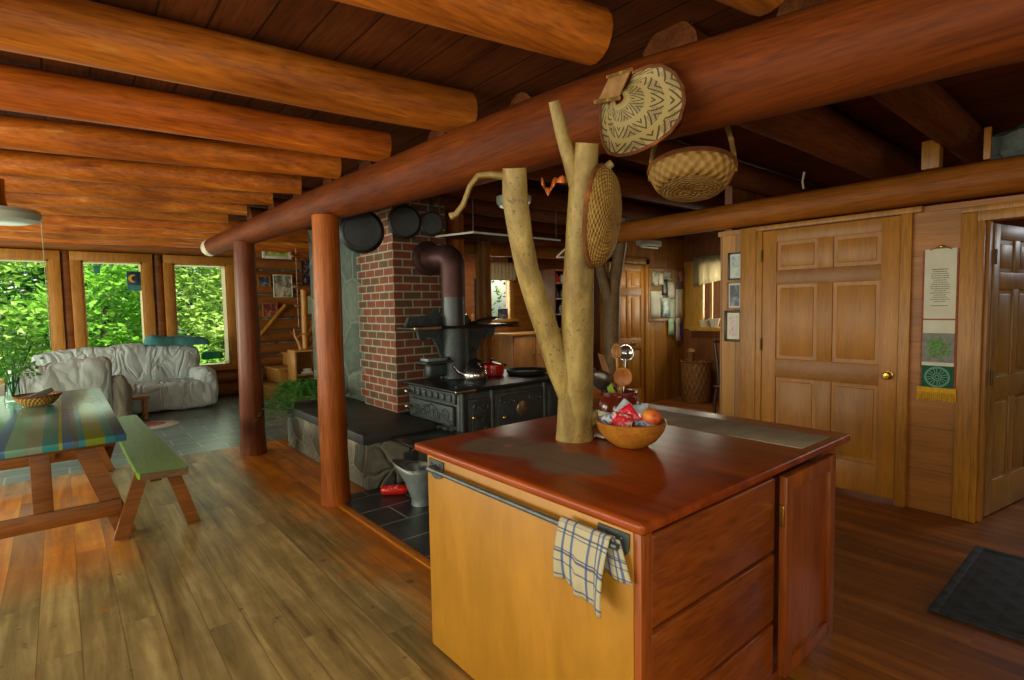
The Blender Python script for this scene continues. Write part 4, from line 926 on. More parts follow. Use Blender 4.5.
# hanging pans
for nm, lb, x, y, z, r in (('skillet', 'largest black skillet hanging beside the orange post', 2.04, 4.45, 2.17, .19), ('skillet', 'middle-sized black skillet hanging over the chimney corner', 2.44, 4.42, 2.28, .152), ('skillet', 'smallest black skillet hanging at the right of the three', 2.70, 4.38, 2.28, .115)):
    rt = thing(nm, lb, 'pan', (x, y, z), 'black skillets hung by the chimney', rot=(R(4), 0, R(-28)))
    b = B(); b.lathe([(0, -.026), (r*.76, -.026), (r*.78, -.032), (r*.84, -.032), (r*.865, -.024), (r*.97, .02), (r, .024), (r*.98, .03), (r*.93, .024), (r*.84, -.02), (0, -.022)], n=36, axis='y'); part('body', b, 'pan', rt)
    b = B(); b.box(-.016, .016, .015, .03, r-.01, r+.12, .006); part('handle', b, 'pan', rt)
    b = B(); b.tube([(0, .022, r+.1), (0, .03, r+.13), (0, .022, 2.755-z)], .003, 6); part('hook', b, 'wire', rt)
# scuttle and extinguisher
sq = thing('coal_scuttle', 'galvanised coal scuttle standing on the slate beside the island', 'scuttle', (2.06, 3.60, .007), rz=R(140))
b = B(); n = 28; rows = []
for q, (z, r, sh) in enumerate(((0, .075, 0), (.03, .07, 0), (.045, .075, 0), (.16, .105, .01), (.25, .125, .03), (.29, .13, .04))):
    row = []
    for k in range(n):
        a = 2*PI*k/n; lip = max(0, math.cos(a))**2; rr_ = r*(1+.35*lip*(z/.29)**2); row.append(b.b.verts.new(V((math.cos(a)*rr_+sh, math.sin(a)*r, z+.05*lip*(z/.29)))))
    if rows:
        for k in range(n): b._f([rows[-1][k], rows[-1][(k+1) % n], row[(k+1) % n], row[k]], None, True)
    rows.append(row)
b._f(rows[0][::-1]); part('bucket', b, 'zinc', sq, thick=.004)
b = B(); pts = [(.03, .13, .28)]+[(.03+.08*math.sin(PI*i/10), .13*math.cos(PI*i/10), .28+.02*math.sin(PI*i/10)) for i in range(1, 10)]+[(.03, -.13, .28)]
b.tube(pts, .005, 6); part('bail_handle', b, 'zincin', sq)
b = B(); b.ball((.03, 0, .19), .1, .085, .045, 12, 8, .4, 2); part('ash_heap', b, 'pan', sq, 'dark coal inside')
fe = thing('fire_extinguisher', 'small red fire extinguisher lying on the slate tiles by the stone bench', 'fire extinguisher', (1.995, 3.92, .047), rot=(0, R(90), R(-38)))
b = B(); b.lathe([(0, -.1), (.03, -.1), (.038, -.088), (.04, -.07), (.04, .07), (.034, .095), (.018, .112), (.016, .125), (0, .125)], n=22); part('cylinder', b, 'red', fe)
b = B(); b.lathe([(.0405, -.045), (.0405, .04)], n=22, cap=False, a0=PI*.55, a1=PI*1.35); part('label_panel', b, 'packr', fe, 'white lettered label')
b = B(); b.lathe([(.018, .112), (.02, .12), (.02, .14), (0, .14)], n=14); b.box(-.01, .03, -.006, .006, .14, .165, .003); part('valve', b, 'blackp', fe)
# ================================================================ TABLE AND BENCH
tb = thing('dining_table', 'long trestle dining table with glossy striped painted top', 'table', (-.24, 5.45, 0))
b = B(); b.box(-.52, .52, -1.38, 1.36, .718, .762, .006, None, 2)
for v in b.b.verts:
    if v.co.y < -1.3: v.co.y += .085*(v.co.x-.52)*-1*-1
part('tabletop', b, 'stripe', tb)
def bar(b, p0, p1, w, t, side):
    p0, p1 = V(p0), V(p1); d = (p1-p0).normalized(); s_ = V(side); n_ = d.cross(s_).normalized()
    vs = []
    for p in (p0, p1):
        for a, c in ((-1, -1), (1, -1), (1, 1), (-1, 1)): vs.append(b.b.verts.new(p+s_*(a*t/2)+n_*(c*w/2)))
    for i in range(4): j = (i+1) % 4; b._f([vs[i], vs[j], vs[4+j], vs[4+i]])
    b._f(vs[:4][::-1]); b._f(vs[4:])
for ye in (-.95, .95):
    for sx in (1, -1):
        b = B(); bar(b, (sx*.30, ye, .70), (sx*.52, ye, 0), .11, .05, (0, 1, 0)); part('leg', b, 'table', tb)
    b = B(); b.box(-.50, .50, ye-.06, ye-.025, .155, .26, .004) if ye < 0 else b.box(-.50, .50, ye+.025, ye+.06, .155, .26, .004); part('stretcher', b, 'table', tb)
    b = B(); b.box(-.47, .47, ye-.06, ye-.025, .63, .718, .004) if ye < 0 else b.box(-.47, .47, ye+.025, ye+.06, .63, .718, .004); part('top_cleat', b, 'table', tb)
    b = B(); b.box(.05, .15, ye-.025, ye+.025, .2, .70, .004); part('post', b, 'table', tb)
bn = thing('bench', 'green painted plank bench beside the striped table', 'bench', (.45, 5.42, 0))
b = B(); pts = [(-.10, -1.22, .425), (.15, -1.27, .425), (.165, -1.24, .425), (.10, 1.28, .425), (-.13, 1.26, .425), (-.115, -1.2, .425)]
b.poly(pts, (0, 0, .042)); part('seat', b, 'green', bn)
b = B(); bar(b, (-.105, -1.231, .444), (.155, -1.277, .444), .045, .012, (0, -1, 0)); part('end_edge', b, 'edge', bn, 'worn bare front edge')
for ye in (-1.05, 1.05):
    for sx, xo in ((-1, -.02), (1, .03)):
        b = B(); bar(b, (sx*.06+xo, ye, .425), (sx*.19+xo-.005, ye+.02, 0), .08, .045, (0, 1, 0)); part('leg', b, 'table', bn)
b = B(); b.box(-.03, .04, -1.0, 1.0, .34, .42, .004); part('rail', b, 'table', bn)
wb_ = thing('wicker_basket', 'small round wicker bread basket on the striped table', 'basket', (-.17, 5.86, .763))
b = B(); b.lathe([(0, .004), (.09, .004), (.1, .01), (.135, .05), (.155, .085), (.148, .088), (.12, .05), (.09, .018), (0, .016)], n=30); part('woven_body', b, 'wicker', wb_)
b = B(); b.ringtube((0, 0, .086), .152, .008, 30, 8); part('rim', b, 'wickerrim', wb_)
b = B(); b.tube([(-.04, -.06, .06), (.02, -.02, .085), (.09, .03, .12)], [.03, .032, .02], 10, True, .3, 3); b.ball((-.06, .03, .055), .06, .05, .03, 12, 8, .4, 4)
solo('napkin', b, 'zinc', 'pale blue rolled cloth lying in the wicker bread basket', 'cloth', (-.17, 5.86, .763))
vs_ = thing('vase', 'glass vase of green leafy stems at the left end of the striped table', 'vase', (-.34, 6.3, .763))
b = B(); b.lathe([(0, .002), (.055, .002), (.058, .01), (.05, .08), (.045, .16), (.055, .21), (.052, .21), (.042, .16), (.046, .08), (.05, .012)], n=24); part('vessel', b, 'vaseg', vs_)
rd = random.Random(4); b = B()
for k in range(12): a = rd.uniform(0, 6.28); q = rd.uniform(.05, .2); b.tube([(0, 0, .02), (math.cos(a)*q*.3, math.sin(a)*q*.3, .22), (math.cos(a)*q, math.sin(a)*q, rd.uniform(.35, .55))], .0035, 5)
part('stem', b, 'stem', vs_)
b = B(); leaves(b, 420, (0, 0, .40), .22, .22, .24, .055, 44, .1); part('foliage', b, 'fern', vs_)
# ================================================================ LIVING ROOM
def soft(b, x0, x1, y0, y1, z0, z1, r, wr=.02, seed=0, n=14, flare=0):
    """rounded upholstered block with draped wrinkles"""
    t = bmesh.new(); bmesh.ops.create_cube(t, size=1)
    for v in t.verts: v.co = V(((x0+x1)/2+v.co.x*(x1-x0), (y0+y1)/2+v.co.y*(y1-y0), (z0+z1)/2+v.co.z*(z1-z0)))
    bmesh.ops.bevel(t, geom=t.edges[:], offset=r, segments=3, affect='EDGES', profile=.5)
    bmesh.ops.subdivide_edges(t, edges=[e for e in t.edges if e.calc_length() > .15], cuts=n, use_grid_fill=True)
    t.normal_update()
    for v in t.verts:
        p = v.co; k = (p.z-z0)/(z1-z0); w = NZ.noise(V((p.x*7+seed, p.y*7, p.z*2.2)))*wr+NZ.noise(V((p.x*18+p.z*6+seed, p.y*18, p.z*5)))*wr*.45
        w += wr*1.5*(abs(NZ.noise(V((p.x*5+p.z*2.5+seed, p.y*5, p.z*1.2+p.x))))-.2)
        v.co = p+v.normal*w+V(((p.x-(x0+x1)/2)*flare*(1-k)*.4, (p.y-(y0+y1)/2)*flare*(1-k)*.3, 0))
        if v.co.z < .004: v.co.z = .004
    b.add(t, None, True)
cs = thing('sofa', 'long sofa under a wrinkled grey slipcover in front of the windows', 'sofa', (.70, 9.95, 0))
b = B(); soft(b, -1.05, 1.05, .15, .42, .05, 1.0, .1, .03, 1); 
for v in b.b.verts:
    if v.co.z > .5: v.co.z += .08*math.cos(v.co.x*1.4)-.07+.03*NZ.noise(V((v.co.x*3, 0, 0))); v.co.y += (v.co.z-.5)*.15
part('backrest', b, 'cloth', cs)
b = B(); soft(b, -1.0, 1.0, -.40, .2, .02, .455, .06, .022, 2, 14, .05); part('seat', b, 'cloth', cs)
for sx in (-1, 1):
    b = B(); soft(b, sx*1.04-.15, sx*1.04+.15, -.42, .3, .02, .62, .12, .03, 3+sx, 10, .12); part('armrest', b, 'cloth', cs)
b = B(); soft(b, -.45, .45, -.16, .16, -.1, .13, .09, .03, 5, 12); bmesh.ops.rotate(b.b, verts=b.b.verts[:], cent=(0, 0, 0), matrix=Matrix.Rotation(R(3), 3, 'Y'))
solo('blanket', b, 'teal', 'rolled teal blanket lying along the top of the sofa back', 'blanket', (1.44, 10.18, .985))
b = B(); soft(b, -.16, .16, -.12, .1, -.13, .13, .07, .01, 6, 8); solo('cushion', b, 'greenp', 'dark green cushion tucked behind the right sofa arm', 'cushion', (1.98, 10.42, .70))
ac = thing('armchair', 'slipcovered armchair seen from behind, between table and sofa', 'armchair', (.02, 8.75, 0))
b = B(); soft(b, -.52, .46, -.18, .12, .03, .93, .1, .03, 11, 12, .05)
for v in b.b.verts:
    if v.co.z > .6: v.co.y += (v.co.z-.6)*-.1; v.co.z += .03*math.sin(v.co.x*5)
part('backrest', b, 'cloth', ac)
b = B(); soft(b, -.45, .45, .1, .7, .03, .46, .07, .02, 12, 10); part('seat', b, 'clothd', ac)
for sx in (-1, 1):
    b = B(); soft(b, sx*.52-.13, sx*.52+.13, -.12, .68, .03, .55, .09, .03, 13+sx, 10, .1)
    for v in b.b.verts:
        if v.co.y < .12 and v.co.z > .3: v.co.z += (.12-v.co.y)*1.1*(v.co.z-.3)/.3
    part('armrest', b, 'clothd', ac)
ct = thing('coffee_table', 'corner of a low wooden coffee table behind the armchair', 'coffee table', (.80, 9.25, 0))
b = B(); b.box(-.35, .12, -.15, .2, .30, .34, .005); part('tabletop', b, 'oak', ct)
for x in (-.3, .07):
    for y in (-.1, .15): b = B(); b.box(x-.025, x+.025, y-.025, y+.025, .006, .3); part('leg', b, 'oak', ct)
rg = thing('rug', 'small oval pale rug with pink centre on the slate floor', 'rug', (.80, 8.62, 0))
b = B(); b.lathe([(.0, .016), (.30, .016), (.36, .012), (.40, .002)], n=40, sy=.75); part('border', b, 'rugw', rg)
b = B(); b.lathe([(.0, .019), (.22, .019), (.24, .0165)], n=36, sy=.72); part('centre', b, 'rugr', rg)
# plant on the bench end
pl = thing('trailing_plant', 'bushy trailing green fern on the far end of the slate bench', 'plant', (2.02, 6.05, .477))
b = B(); rd = random.Random(12)
for k in range(130):
    a = rd.uniform(0, 6.28); L = rd.uniform(.2, .5); fx = math.cos(a)*L*1.1; fy = math.sin(a)*L*.55
    if fx < -.15: dz = -.25*rd.random()
    else: dz = .0
    mid = V((fx*.5, fy*.5, .2+.08*rd.random())); end = V((fx, fy+.05, .07+dz*.9))
    for q in range(12):
        t = (q+1)/12; p = V((0, 0, .08)).lerp(mid, min(1, t*2)) if t < .5 else mid.lerp(end, t*2-1)
        for sg in (-1, 1):
            w = V((-math.sin(a), math.cos(a), .1*rd.uniform(-1, 1)))*sg*.06; d = V((math.cos(a), math.sin(a), -.2))*.02
            vv = [b.b.verts.new(x) for x in (p, p+w*.6+d, p+w+d*.6, p+w*.6-d)]; b._f(vv)
part('fronds', b, 'fern', pl)
b = B()
for k in range(5): b.ball((.36+.02*k, -.0+.03*math.sin(k*2), .10+.015*math.cos(k*3)), .018, .018, .014, 8, 6)
solo('flower_cluster', b, 'white', 'few small white flowers at the right of the fern', 'flowers', (2.02, 6.05, .49))
# stairs, shelf, log stair rail
st_ = thing('stairs', 'short run of honey wood steps by the log wall', 'stairs', (2.9, 10.1, 0))
for i, (x0, h) in enumerate(((2.56, .24), (2.86, .50), (3.16, .74))):
    b = B(); b.box(x0+.02, x0+.34, 9.72, 10.55, .0, h-.035); rs = part('riser_block', b, 'oak', st_, W=True)
    b = B(); b.box(x0-.02, x0+.34, 9.69, 10.55, h-.035, h, .006); part('tread', b, 'oak', st_, W=True)
sh = thing('cube_shelf', 'low pine cube shelf with driftwood on top beside the stairs', 'shelf', (3.40, 9.45, 0))
b = B(); b.box(-.42, .5, -.20, .2, .80, .83, .004); part('top', b, 'oak', sh)
for x in (-.40, -.04, .33): b = B(); b.box(x-.015, x+.015, -.18, .2, .0, .80, .003); part('upright', b, 'oak', sh)
for z in (.02, .40): b = B(); b.box(-.4, .5, -.18, .2, z, z+.025, .003); part('shelf_board', b, 'oak', sh)
b = B(); b.box(-.4, .5, .185, .2, 0, .8); part('back_panel', b, 'oak', sh)
GB = [('dark red book standing in the lower left cubby of the pine shelf', -.36, .03, .26, 'brownglaze'), ('slim pink-brown book next to the dark red one', -.31, .028, .27, 'rugr'), ('thick black box file in the lower cubby of the pine shelf', -.2, .15, .24, 'black')]
for lb, x, w, h, m in GB:
    b = B(); b.box(-w/2, w/2, -.14, .1, 0, h, .003); solo('book', b, m, lb, 'book', (3.40+x, 9.45, .046), 'books in the pine shelf')
b = B(); b.box(-.1, .1, -.08, .08, 0, .03, .004); b.box(-.05, .08, -.06, .07, .03, .08, .01); solo('ornament', b, 'white', 'small white ornament in the upper left cubby of the pine shelf', 'ornament', (3.21, 9.42, .426))
b = B(); b.tube([(0, 0, .0), (-.03, .0, .12), (-.09, 0, .24), (-.1, 0, .36)], [.03, .026, .02, .012], 8, True, .2, 3); b.tube([(-.06, 0, .2), (.03, 0, .27), (.14, 0, .26)], [.016, .013, .009], 8); b.tube([(-.09, 0, .27), (-.15, 0, .31)], [.012, .007], 6)
solo('driftwood', b, 'oak', 'small forked driftwood piece standing on top of the pine shelf', 'driftwood', (3.14, 9.42, .83))
b = B(); b.box(-.09, .09, -.02, .02, 0, .24, .004); solo('wooden_board', b, 'oak', 'small upright honey wood board on the pine shelf', 'board', (3.56, 9.45, .83))
b = B(); b.box(-.1, .1, -.07, .07, 0, .04, .004); solo('red_box', b, 'brownglaze', 'small flat dark red box on top of the pine shelf', 'box', (3.42, 9.36, .83))
sr = thing('stair_rail', 'peeled log stair railing rising by the pine shelf', 'railing', (3.34, 9.75, 0))
b = B(); b.log((3.34, 9.75, 0), (3.34, 9.75, 1.86), .06, .055, 8, 12, .01, .06, 3); part('post', b, 'pinev', sr, W=True)
b = B(); b.log((3.36, 9.76, 1.02), (4.0, 9.76, 2.2), .05, .05, 6, 12, .01, .06, 5); part('handrail', b, 'pinev', sr, W=True)
b = B(); b.log((3.38, 9.78, .9), (3.9, 9.78, 1.72), .05, .05, 6, 12, .01, .06, 6); part('brace', b, 'pinev', sr, W=True)
b = B(); b.log((0, 0, 0), (.46, .0, .54), .038, .034, 5, 10, .006, .06, 8); solo('wall_handrail', b, 'pinev', 'slanting peeled pole handrail on the log wall right of the post', 'handrail', (2.79, 10.50, 1.06))
# pictures on the log wall
def picture(name, label, x0, x1, z0, z1, y, fmat, pmat, fw=.03, mat_=None, group='framed pictures on the log wall', cat='picture', axis='y', flat=.03):
    rt = thing(name, label, cat, ((x0+x1)/2, y, (z0+z1)/2) if axis == 'y' else (y, (x0+x1)/2, (z0+z1)/2), group, 0 if axis == 'y' else R(-90))
    w, h = (x1-x0)/2, (z1-z0)/2
    b = B(); b.box(-w, -w+fw, -flat/2, flat/2, -h, h, .003); b.box(w-fw, w, -flat/2, flat/2, -h, h, .003); b.box(-w+fw, w-fw, -flat/2, flat/2, -h, -h+fw, .003); b.box(-w+fw, w-fw, -flat/2, flat/2, h-fw, h, .003); part('frame', b, fmat, rt)
    if mat_:
        b = B(); b.box(-w+fw, w-fw, -.003, .008, -h+fw, h-fw); part('mount', b, mat_, rt); k = fw*1.1
    else: k = 0
    b = B(); b.box(-w+fw+k, w-fw-k, -.006, .008, -h+fw+k, h-fw-k); part('image', b, pmat, rt)
    return rt
yp = 10.56
picture('framed_picture', 'wide green landscape picture in a pale frame, highest on the log wall', 2.90, 3.42, 2.46, 2.70, yp, 'paper', 'pic1', .05)
picture('framed_picture', 'small wooden framed photo at the left of the grey sketch', 2.80, 3.03, 1.93, 2.15, yp, 'goldf', 'pic2', .03)
picture('framed_picture', 'grey sketch without frame in the middle of the log wall', 3.07, 3.41, 1.75, 2.17, yp, 'paper', 'pic3', .012)
picture('framed_picture', 'wood framed family photo, lowest on the log wall', 2.86, 3.13, 1.38, 1.66, yp, 'goldf', 'pic4', .032)
picture('framed_picture', 'dark group photo beside the orange post', 3.60, 4.05, 1.98, 2.44, yp, 'black', 'pic5', .015)
picture('framed_picture', 'pale green certificate under the dark group photo', 3.56, 4.05, 1.42, 1.78, yp, 'goldf', 'pic6', .015)
mb = thing('bird_mobile', 'hanging string of small carved wooden birds before the log wall', 'mobile', (3.28, 9.9, 2.2))
b = B(); b.tube([(0, 0, .555), (0, 0, -1.0)], .005, 6); part('string', b, 'string', mb)
for z, sc_, m in ((.26, 1, 'copper'), (-.28, .8, 'brownh'), (-.62, .7, 'brownh')):
    b = B(); b.ball((0, -.01, z), .1*sc_, .03, .03*sc_, 12, 8); b.poly([(.04*sc_, -.01, z), (.16*sc_, -.01, z-.09*sc_), (.1*sc_, -.01, z+.01)], (0, .01, 0)); b.poly([(-.04*sc_, -.01, z), (-.14*sc_, -.01, z+.05*sc_), (-.02, -.01, z+.03)], (0, .01, 0)); part('bird', b, m, mb)
sc_ = thing('sun_catcher', 'square moon sun catcher hanging in the middle window', 'sun catcher', (.965, 10.66, 2.02))
b = B(); b.box(-.10, .10, -.006, .006, -.155, .155, .003); part('panel', b, 'moon', sc_)
b = B(); b.box(-.095, .095, -.009, .0, -.15, -.07); part('sea', b, 'teal', sc_)
b = B(); o_ = [(.062*math.cos(R(a)), .062*math.sin(R(a))) for a in range(60, 301, 20)]; i_ = [(.03+.048*math.cos(R(a)), .048*math.sin(R(a))) for a in range(290, 69, -20)]
b.poly([(x-.02, -.007, z+.04) for x, z in o_+i_], (0, -.004, 0)); part('moon', b, 'yellowf', sc_, 'yellow crescent moon')
b = B(); b.box(-.04, .04, -.005, .005, -.06, .06, .002); solo('sun_catcher', b, 'teal', 'small teal square sun catcher at the top of the middle window', 'sun catcher', (.49, 10.66, 2.19))
lm = thing('pendant_lamp', 'milky glass disc ceiling lamp with pull string at far left', 'lamp', (-.30, 5.4, 2.20))
b = B(); b.lathe([(0, -.03), (.16, -.03), (.235, -.012), (.25, .03), (.235, .06), (.1, .075), (0, .075)], n=32); part('shade', b, 'glassw', lm)
b = B(); b.lathe([(.06, .07), (.05, .15), (.05, .28), (0, .28)], n=18); part('stem', b, 'brass', lm)
b = B(); b.tube([(.235, .02, 0), (.24, .02, -.95)], .0028, 6); part('pull_string', b, 'string', lm)
# ================================================================ RIGHT WALL THINGS
bn_ = thing('wall_banner', 'tall cloth banner with pale text sheet, grey panel and green wheel, yellow fringe', 'banner', (XR-.022, .99, 1.4), rot=(0, 0, R(-90)))
# local x runs toward the door's right (world -y)
def slab(nm, x0, x1, z0, z1, y, m, lbl=None, d=.004, par=None):
    b = B(); b.box(x0, x1, y-d, y, z0, z1, .0008); return part(nm, b, m, par or bn_, lbl)
slab('backing', -.101, .098, -.51, .434, .010, 'redtrim', 'red bordered backing')
slab('text_sheet', -.088, .088, -.035, .44, .004, 'paper', 'cream sheet of small printed lines')
slab('cream_band', -.088, .088, -.135, -.045, .004, 'paper')
slab('grey_panel', -.09, .088, -.335, -.135, .004, 'greyc'); slab('cream_strip', -.09, .088, -.36, -.335, .004, 'paper')
gp_ = slab('green_panel', -.09, .088, -.515, -.36, .004, 'darkgreen')
b = B(); rd = random.Random(3)
for k in range(16):
    z = .298-k*.0145; w = .052*rd.uniform(.6, 1.05) if k else .044; x = -w
    while x < w:
        L = rd.uniform(.006, .016); b.box(x, min(w, x+L), -.0015, 0, z, z+(.0045 if k else .006)); x += L+.003
b.box(-.045, .045, -.0015, 0, .298-17*.0145, .298-17*.0145+.004)
o = part('text_lines', b, 'ink', bn_); o.location.y = -.0002
b = B()
for k in range(90):
    a = rd.uniform(0, 6.28); q = rd.uniform(.01, .062); b.ball((math.cos(a)*q*1.1, -.003, -.235+math.sin(a)*q*1.15), .008, .003, .008, 6, 4)
part('embroidered_tree', b, 'leafgreen', bn_, 'green embroidered motif')
b = B()
for k in range(9):
    a = k*2.4; b.ball((math.cos(a)*.04, -.006, -.235+math.sin(a)*.045), .005, .002, .005, 6, 4)
part('red_stitches', b, 'redtrim', bn_)
b = B()
for rr_ in (.069, .062, .024, .012): b.ringtube((-.001, -.002, -.437), rr_, .0018, 36, 6, 'y')
for k in range(8):
    a = k*PI/4+.2; c_, s_ = math.cos(a), math.sin(a)
    for off in (-.009, .009): b.tube([(-.001+c_*.028-s_*off*.6, -.002, -.437+s_*.028+c_*off*.6), (-.001+c_*.056-s_*off, -.002, -.437+s_*.056+c_*off)], .0016, 5)
part('wheel_emblem', b, 'mint', gp_, 'pale eight-spoked wheel emblem')
b = B(); b.box(-.112, .105, -.004, .004, -.545, -.51)
for k in range(44): x = -.112+.217*k/43; b.tube([(x, 0, -.54), (x+rd.uniform(-.003, .003), -.003, -.60+rd.uniform(-.008, .008))], .0022, 4)
part('fringe', b, 'yellowf', bn_, 'yellow fringe')
b = B(); b.ball((.0, .0, .455), .012, .008, .012, 10, 6); b.tube([(-.06, 0, .434), (0, 0, .46), (.06, 0, .434)], .0025, 5); part('hanger', b, 'brass', bn_)
xf = XR+.012
picture('framed_print', 'top framed print by the closed door, with blue edge', 2.40, 2.535, 1.70, 1.945, xf, 'black', 'pic7', .016, 'white', 'framed prints on the narrow boarded wall', 'picture', 'x')
picture('framed_print', 'middle framed print with black bordered picture by the closed door', 2.40, 2.545, 1.44, 1.685, xf, 'brownh', 'pic2', .014, 'white', 'framed prints on the narrow boarded wall', 'picture', 'x')
picture('framed_print', 'lowest black framed print with pink roses by the closed door', 2.40, 2.565, 1.15, 1.43, xf, 'black', 'pic8', .022, 'cream', 'framed prints on the narrow boarded wall', 'picture', 'x')
dm = thing('door_mat', 'black rubber door mat with diamond ridges on the floor at right', 'mat', (3.64, .28, 0))
b = B(); b.box(-.5, .52, -.42, .40, .001, .014, .004); part('pad', b, 'mat', dm)
b = B(); b.box(-.5, .52, .36, .40, .012, .019, .003); b.box(-.5, .52, -.42, -.38, .012, .019, .003); b.box(-.5, -.46, -.38, .36, .012, .019, .003); b.box(.48, .52, -.38, .36, .012, .019, .003); part('border', b, 'mat', dm)
# ================================================================ NOOK
cb = thing('cork_board', 'cork board crowded with pinned notes on the vertical boards', 'notice board', (7.2, YB-.012, 1.63))
b = B(); b.box(-.42, .45, -.008, .008, -.36, .38); part('cork', b, 'cork', cb)
b = B()
for x0, x1, z0, z1 in ((-.45, .48, .38, .42), (-.45, .48, -.4, -.36), (-.45, -.42, -.36, .38), (.45, .48, -.36, .38)): b.box(x0, x1, -.014, .008, z0, z1, .003)
part('frame', b, 'goldf', cb)
rd = random.Random(9)
NT_ = [(-.39, .0, -.16, -.03, 'paper', 'large cream sheet pinned low left'), (.25, .46, -.35, .1, 'paper', 'tall cream sheet pinned at right'), (.08, .24, -.40, -.05, 'pic6', 'pale green paper hanging below the middle'), (-.12, .02, .0, .26, 'black', 'small black bordered card'), (.05, .2, -.62, -.36, 'mintp', 'green slip hanging below the frame'), (.24, .36, -.72, -.36, 'paper', 'white slip hanging lowest'), (.28, .44, .1, .28, 'pic5', 'dark photo near the right top'), (.34, .46, .22, .38, 'rugr', 'pink card in the upper right corner'), (-.08, .12, .24, .37, 'pic3', 'grey photo at the top middle'), (-.38, -.2, .14, .36, 'pic3', 'grey photo at the upper left'), (-.15, .08, -.34, -.04, 'pic7', 'pale blue print in the middle'), (.02, .2, -.04, .2, 'paper', 'cream card in the upper middle'), (-.22, -.1, .16, .34, 'cream', 'cream slip near the top left')]
for i, (x0, x1, z0, z1, m, lb) in enumerate(NT_):
    if lb.startswith('large'): z0, z1 = -.34, .06; x1 = -.1
    b = B(); a = rd.uniform(-.05, .05); b.grid(lambda u, v: (x0+(x1-x0)*u+a*(z0+(z1-z0)*v), -.012-.003*i*.3-.02*(1-v)**3*rd.random()*.3, z0+(z1-z0)*v), 3, 4); part('note', b, m, cb, lb, thick=.0015)
b = B(); b.box(.36, .41, -.02, -.015, -.70, -.44); part('note', b, 'blue', cb, 'blue strip at the lowest note')
hm = thing('hamper', 'tall woven splint basket standing on the nook floor', 'basket', (7.42, 4.55, 0))
b = B(); b.lathe([(0, 0), (.19, 0), (.2, .02), (.215, .3), (.225, .62), (.215, .62), (.2, .3), (0, .03)], n=30); part('woven_body', b, 'wickerg', hm)
b = B(); b.ringtube((0, 0, .62), .222, .012, 30, 8); part('rim', b, 'wickerrim', hm)
b = B(); b.lathe([(0, 0), (.05, 0), (.05, .2), (.06, .22), (.04, .26), (0, .26)], n=14); solo('roll', b, 'brownh', 'brown upright roll sticking out of the woven splint basket', 'roll', (7.36, 4.6, .55))
chf = thing('wooden_chair', 'dark bentwood chair half hidden behind the boarded wall edge', 'chair', (6.32, 3.42, 0), None, PI)
b = B(); b.tube([(0, .2, .0), (0, .19, .3), (0, .14, .5), (0, .16, .75), (0, .2, 1.02)], .02, 8); b.tube([(0, .2, 1.02), (.1, .1, 1.03), (.12, -.1, 1.03), (0, -.2, 1.02)], .02, 8); b.tube([(0, -.2, 1.02), (0, -.16, .75), (0, -.14, .5), (0, -.19, .3), (0, -.2, 0)], .02, 8); part('back_frame', b, 'brownblk', chf)
b = B(); b.box(-.38, .04, -.2, .2, .42, .46, .02, None, 3); part('seat', b, 'brownblk', chf)
for y in (-.17, .17): b = B(); b.tube([(-.34, y, .42), (-.37, y*1.1, 0)], .018, 8); part('leg', b, 'brownblk', chf)
cu = thing('valance', 'sheer beige valance over the nook window', 'curtain', (XN-.06, 4.3, 2.2))
b = B(); b.grid(lambda u, v: (-.012*math.sin(u*60)-.01, -.48+.95*u, .02-.46*v*(1-.35*(1-u))), 60, 6); part('cloth', b, 'sheer', cu, thick=.002)
b = B(); b.tube([(0, -.5, .02), (0, .5, .02)], .008, 8); part('rod', b, 'wire', cu)
b = B(); b.lathe([(0, 0), (.05, 0), (.085, .13), (.08, .13), (.045, .01), (0, .01)], n=20); solo('bowl', b, 'white', 'white bowl standing on the nook window sill', 'bowl', (XN-.03, 4.42, 1.13))
b = B(); b.lathe([(0, 0), (.06, 0), (.075, .11), (.07, .11), (.055, .01), (0, .01)], n=20); solo('bowl', b, 'cream', 'cream bowl on the nook window sill next to the jamb', 'bowl', (XN-.05, 4.58, 1.13))
t2 = thing('forked_log_post', 'grey-brown forked log post before the far panelled door', 'post', (5.08, 4.25, 0))
b = B(); b.tube([(0, 0, 0), (0, 0, .8), (.0, -.01, 1.5), (.06, .0, 1.75), (.16, -.02, 2.2), (.2, -.03, 2.53)], [.09, .085, .1, .08, .07, .065], 14, True, .1, 3); b.tube([(-.0, 0, 1.5), (-.08, .03, 1.75), (-.22, .05, 2.2), (-.3, .06, 2.5)], [.07, .06, .05, .05], 12, True, .1, 5); part('trunk', b, 'trunkg', t2)
fl_ = thing('strip_light', 'white fluorescent strip light under the ceiling before the far door', 'ceiling light', (6.45, 4.7, 2.34))
b = B(); b.box(-.22, .22, -.06, .06, -.02, .06, .01, None, 3); part('housing', b, 'white', fl_)
b = B(); b.tube([(-.2, 0, -.035), (.2, 0, -.035)], .018, 10); part('tube', b, 'glassw', fl_)
b = B(); b.tube([(-.2, 0, .06), (-.2, 0, .19)], .006, 6); b.tube([(.2, 0, .06), (.2, 0, .19)], .006, 6); part('suspension_rod', b, 'wire', fl_)
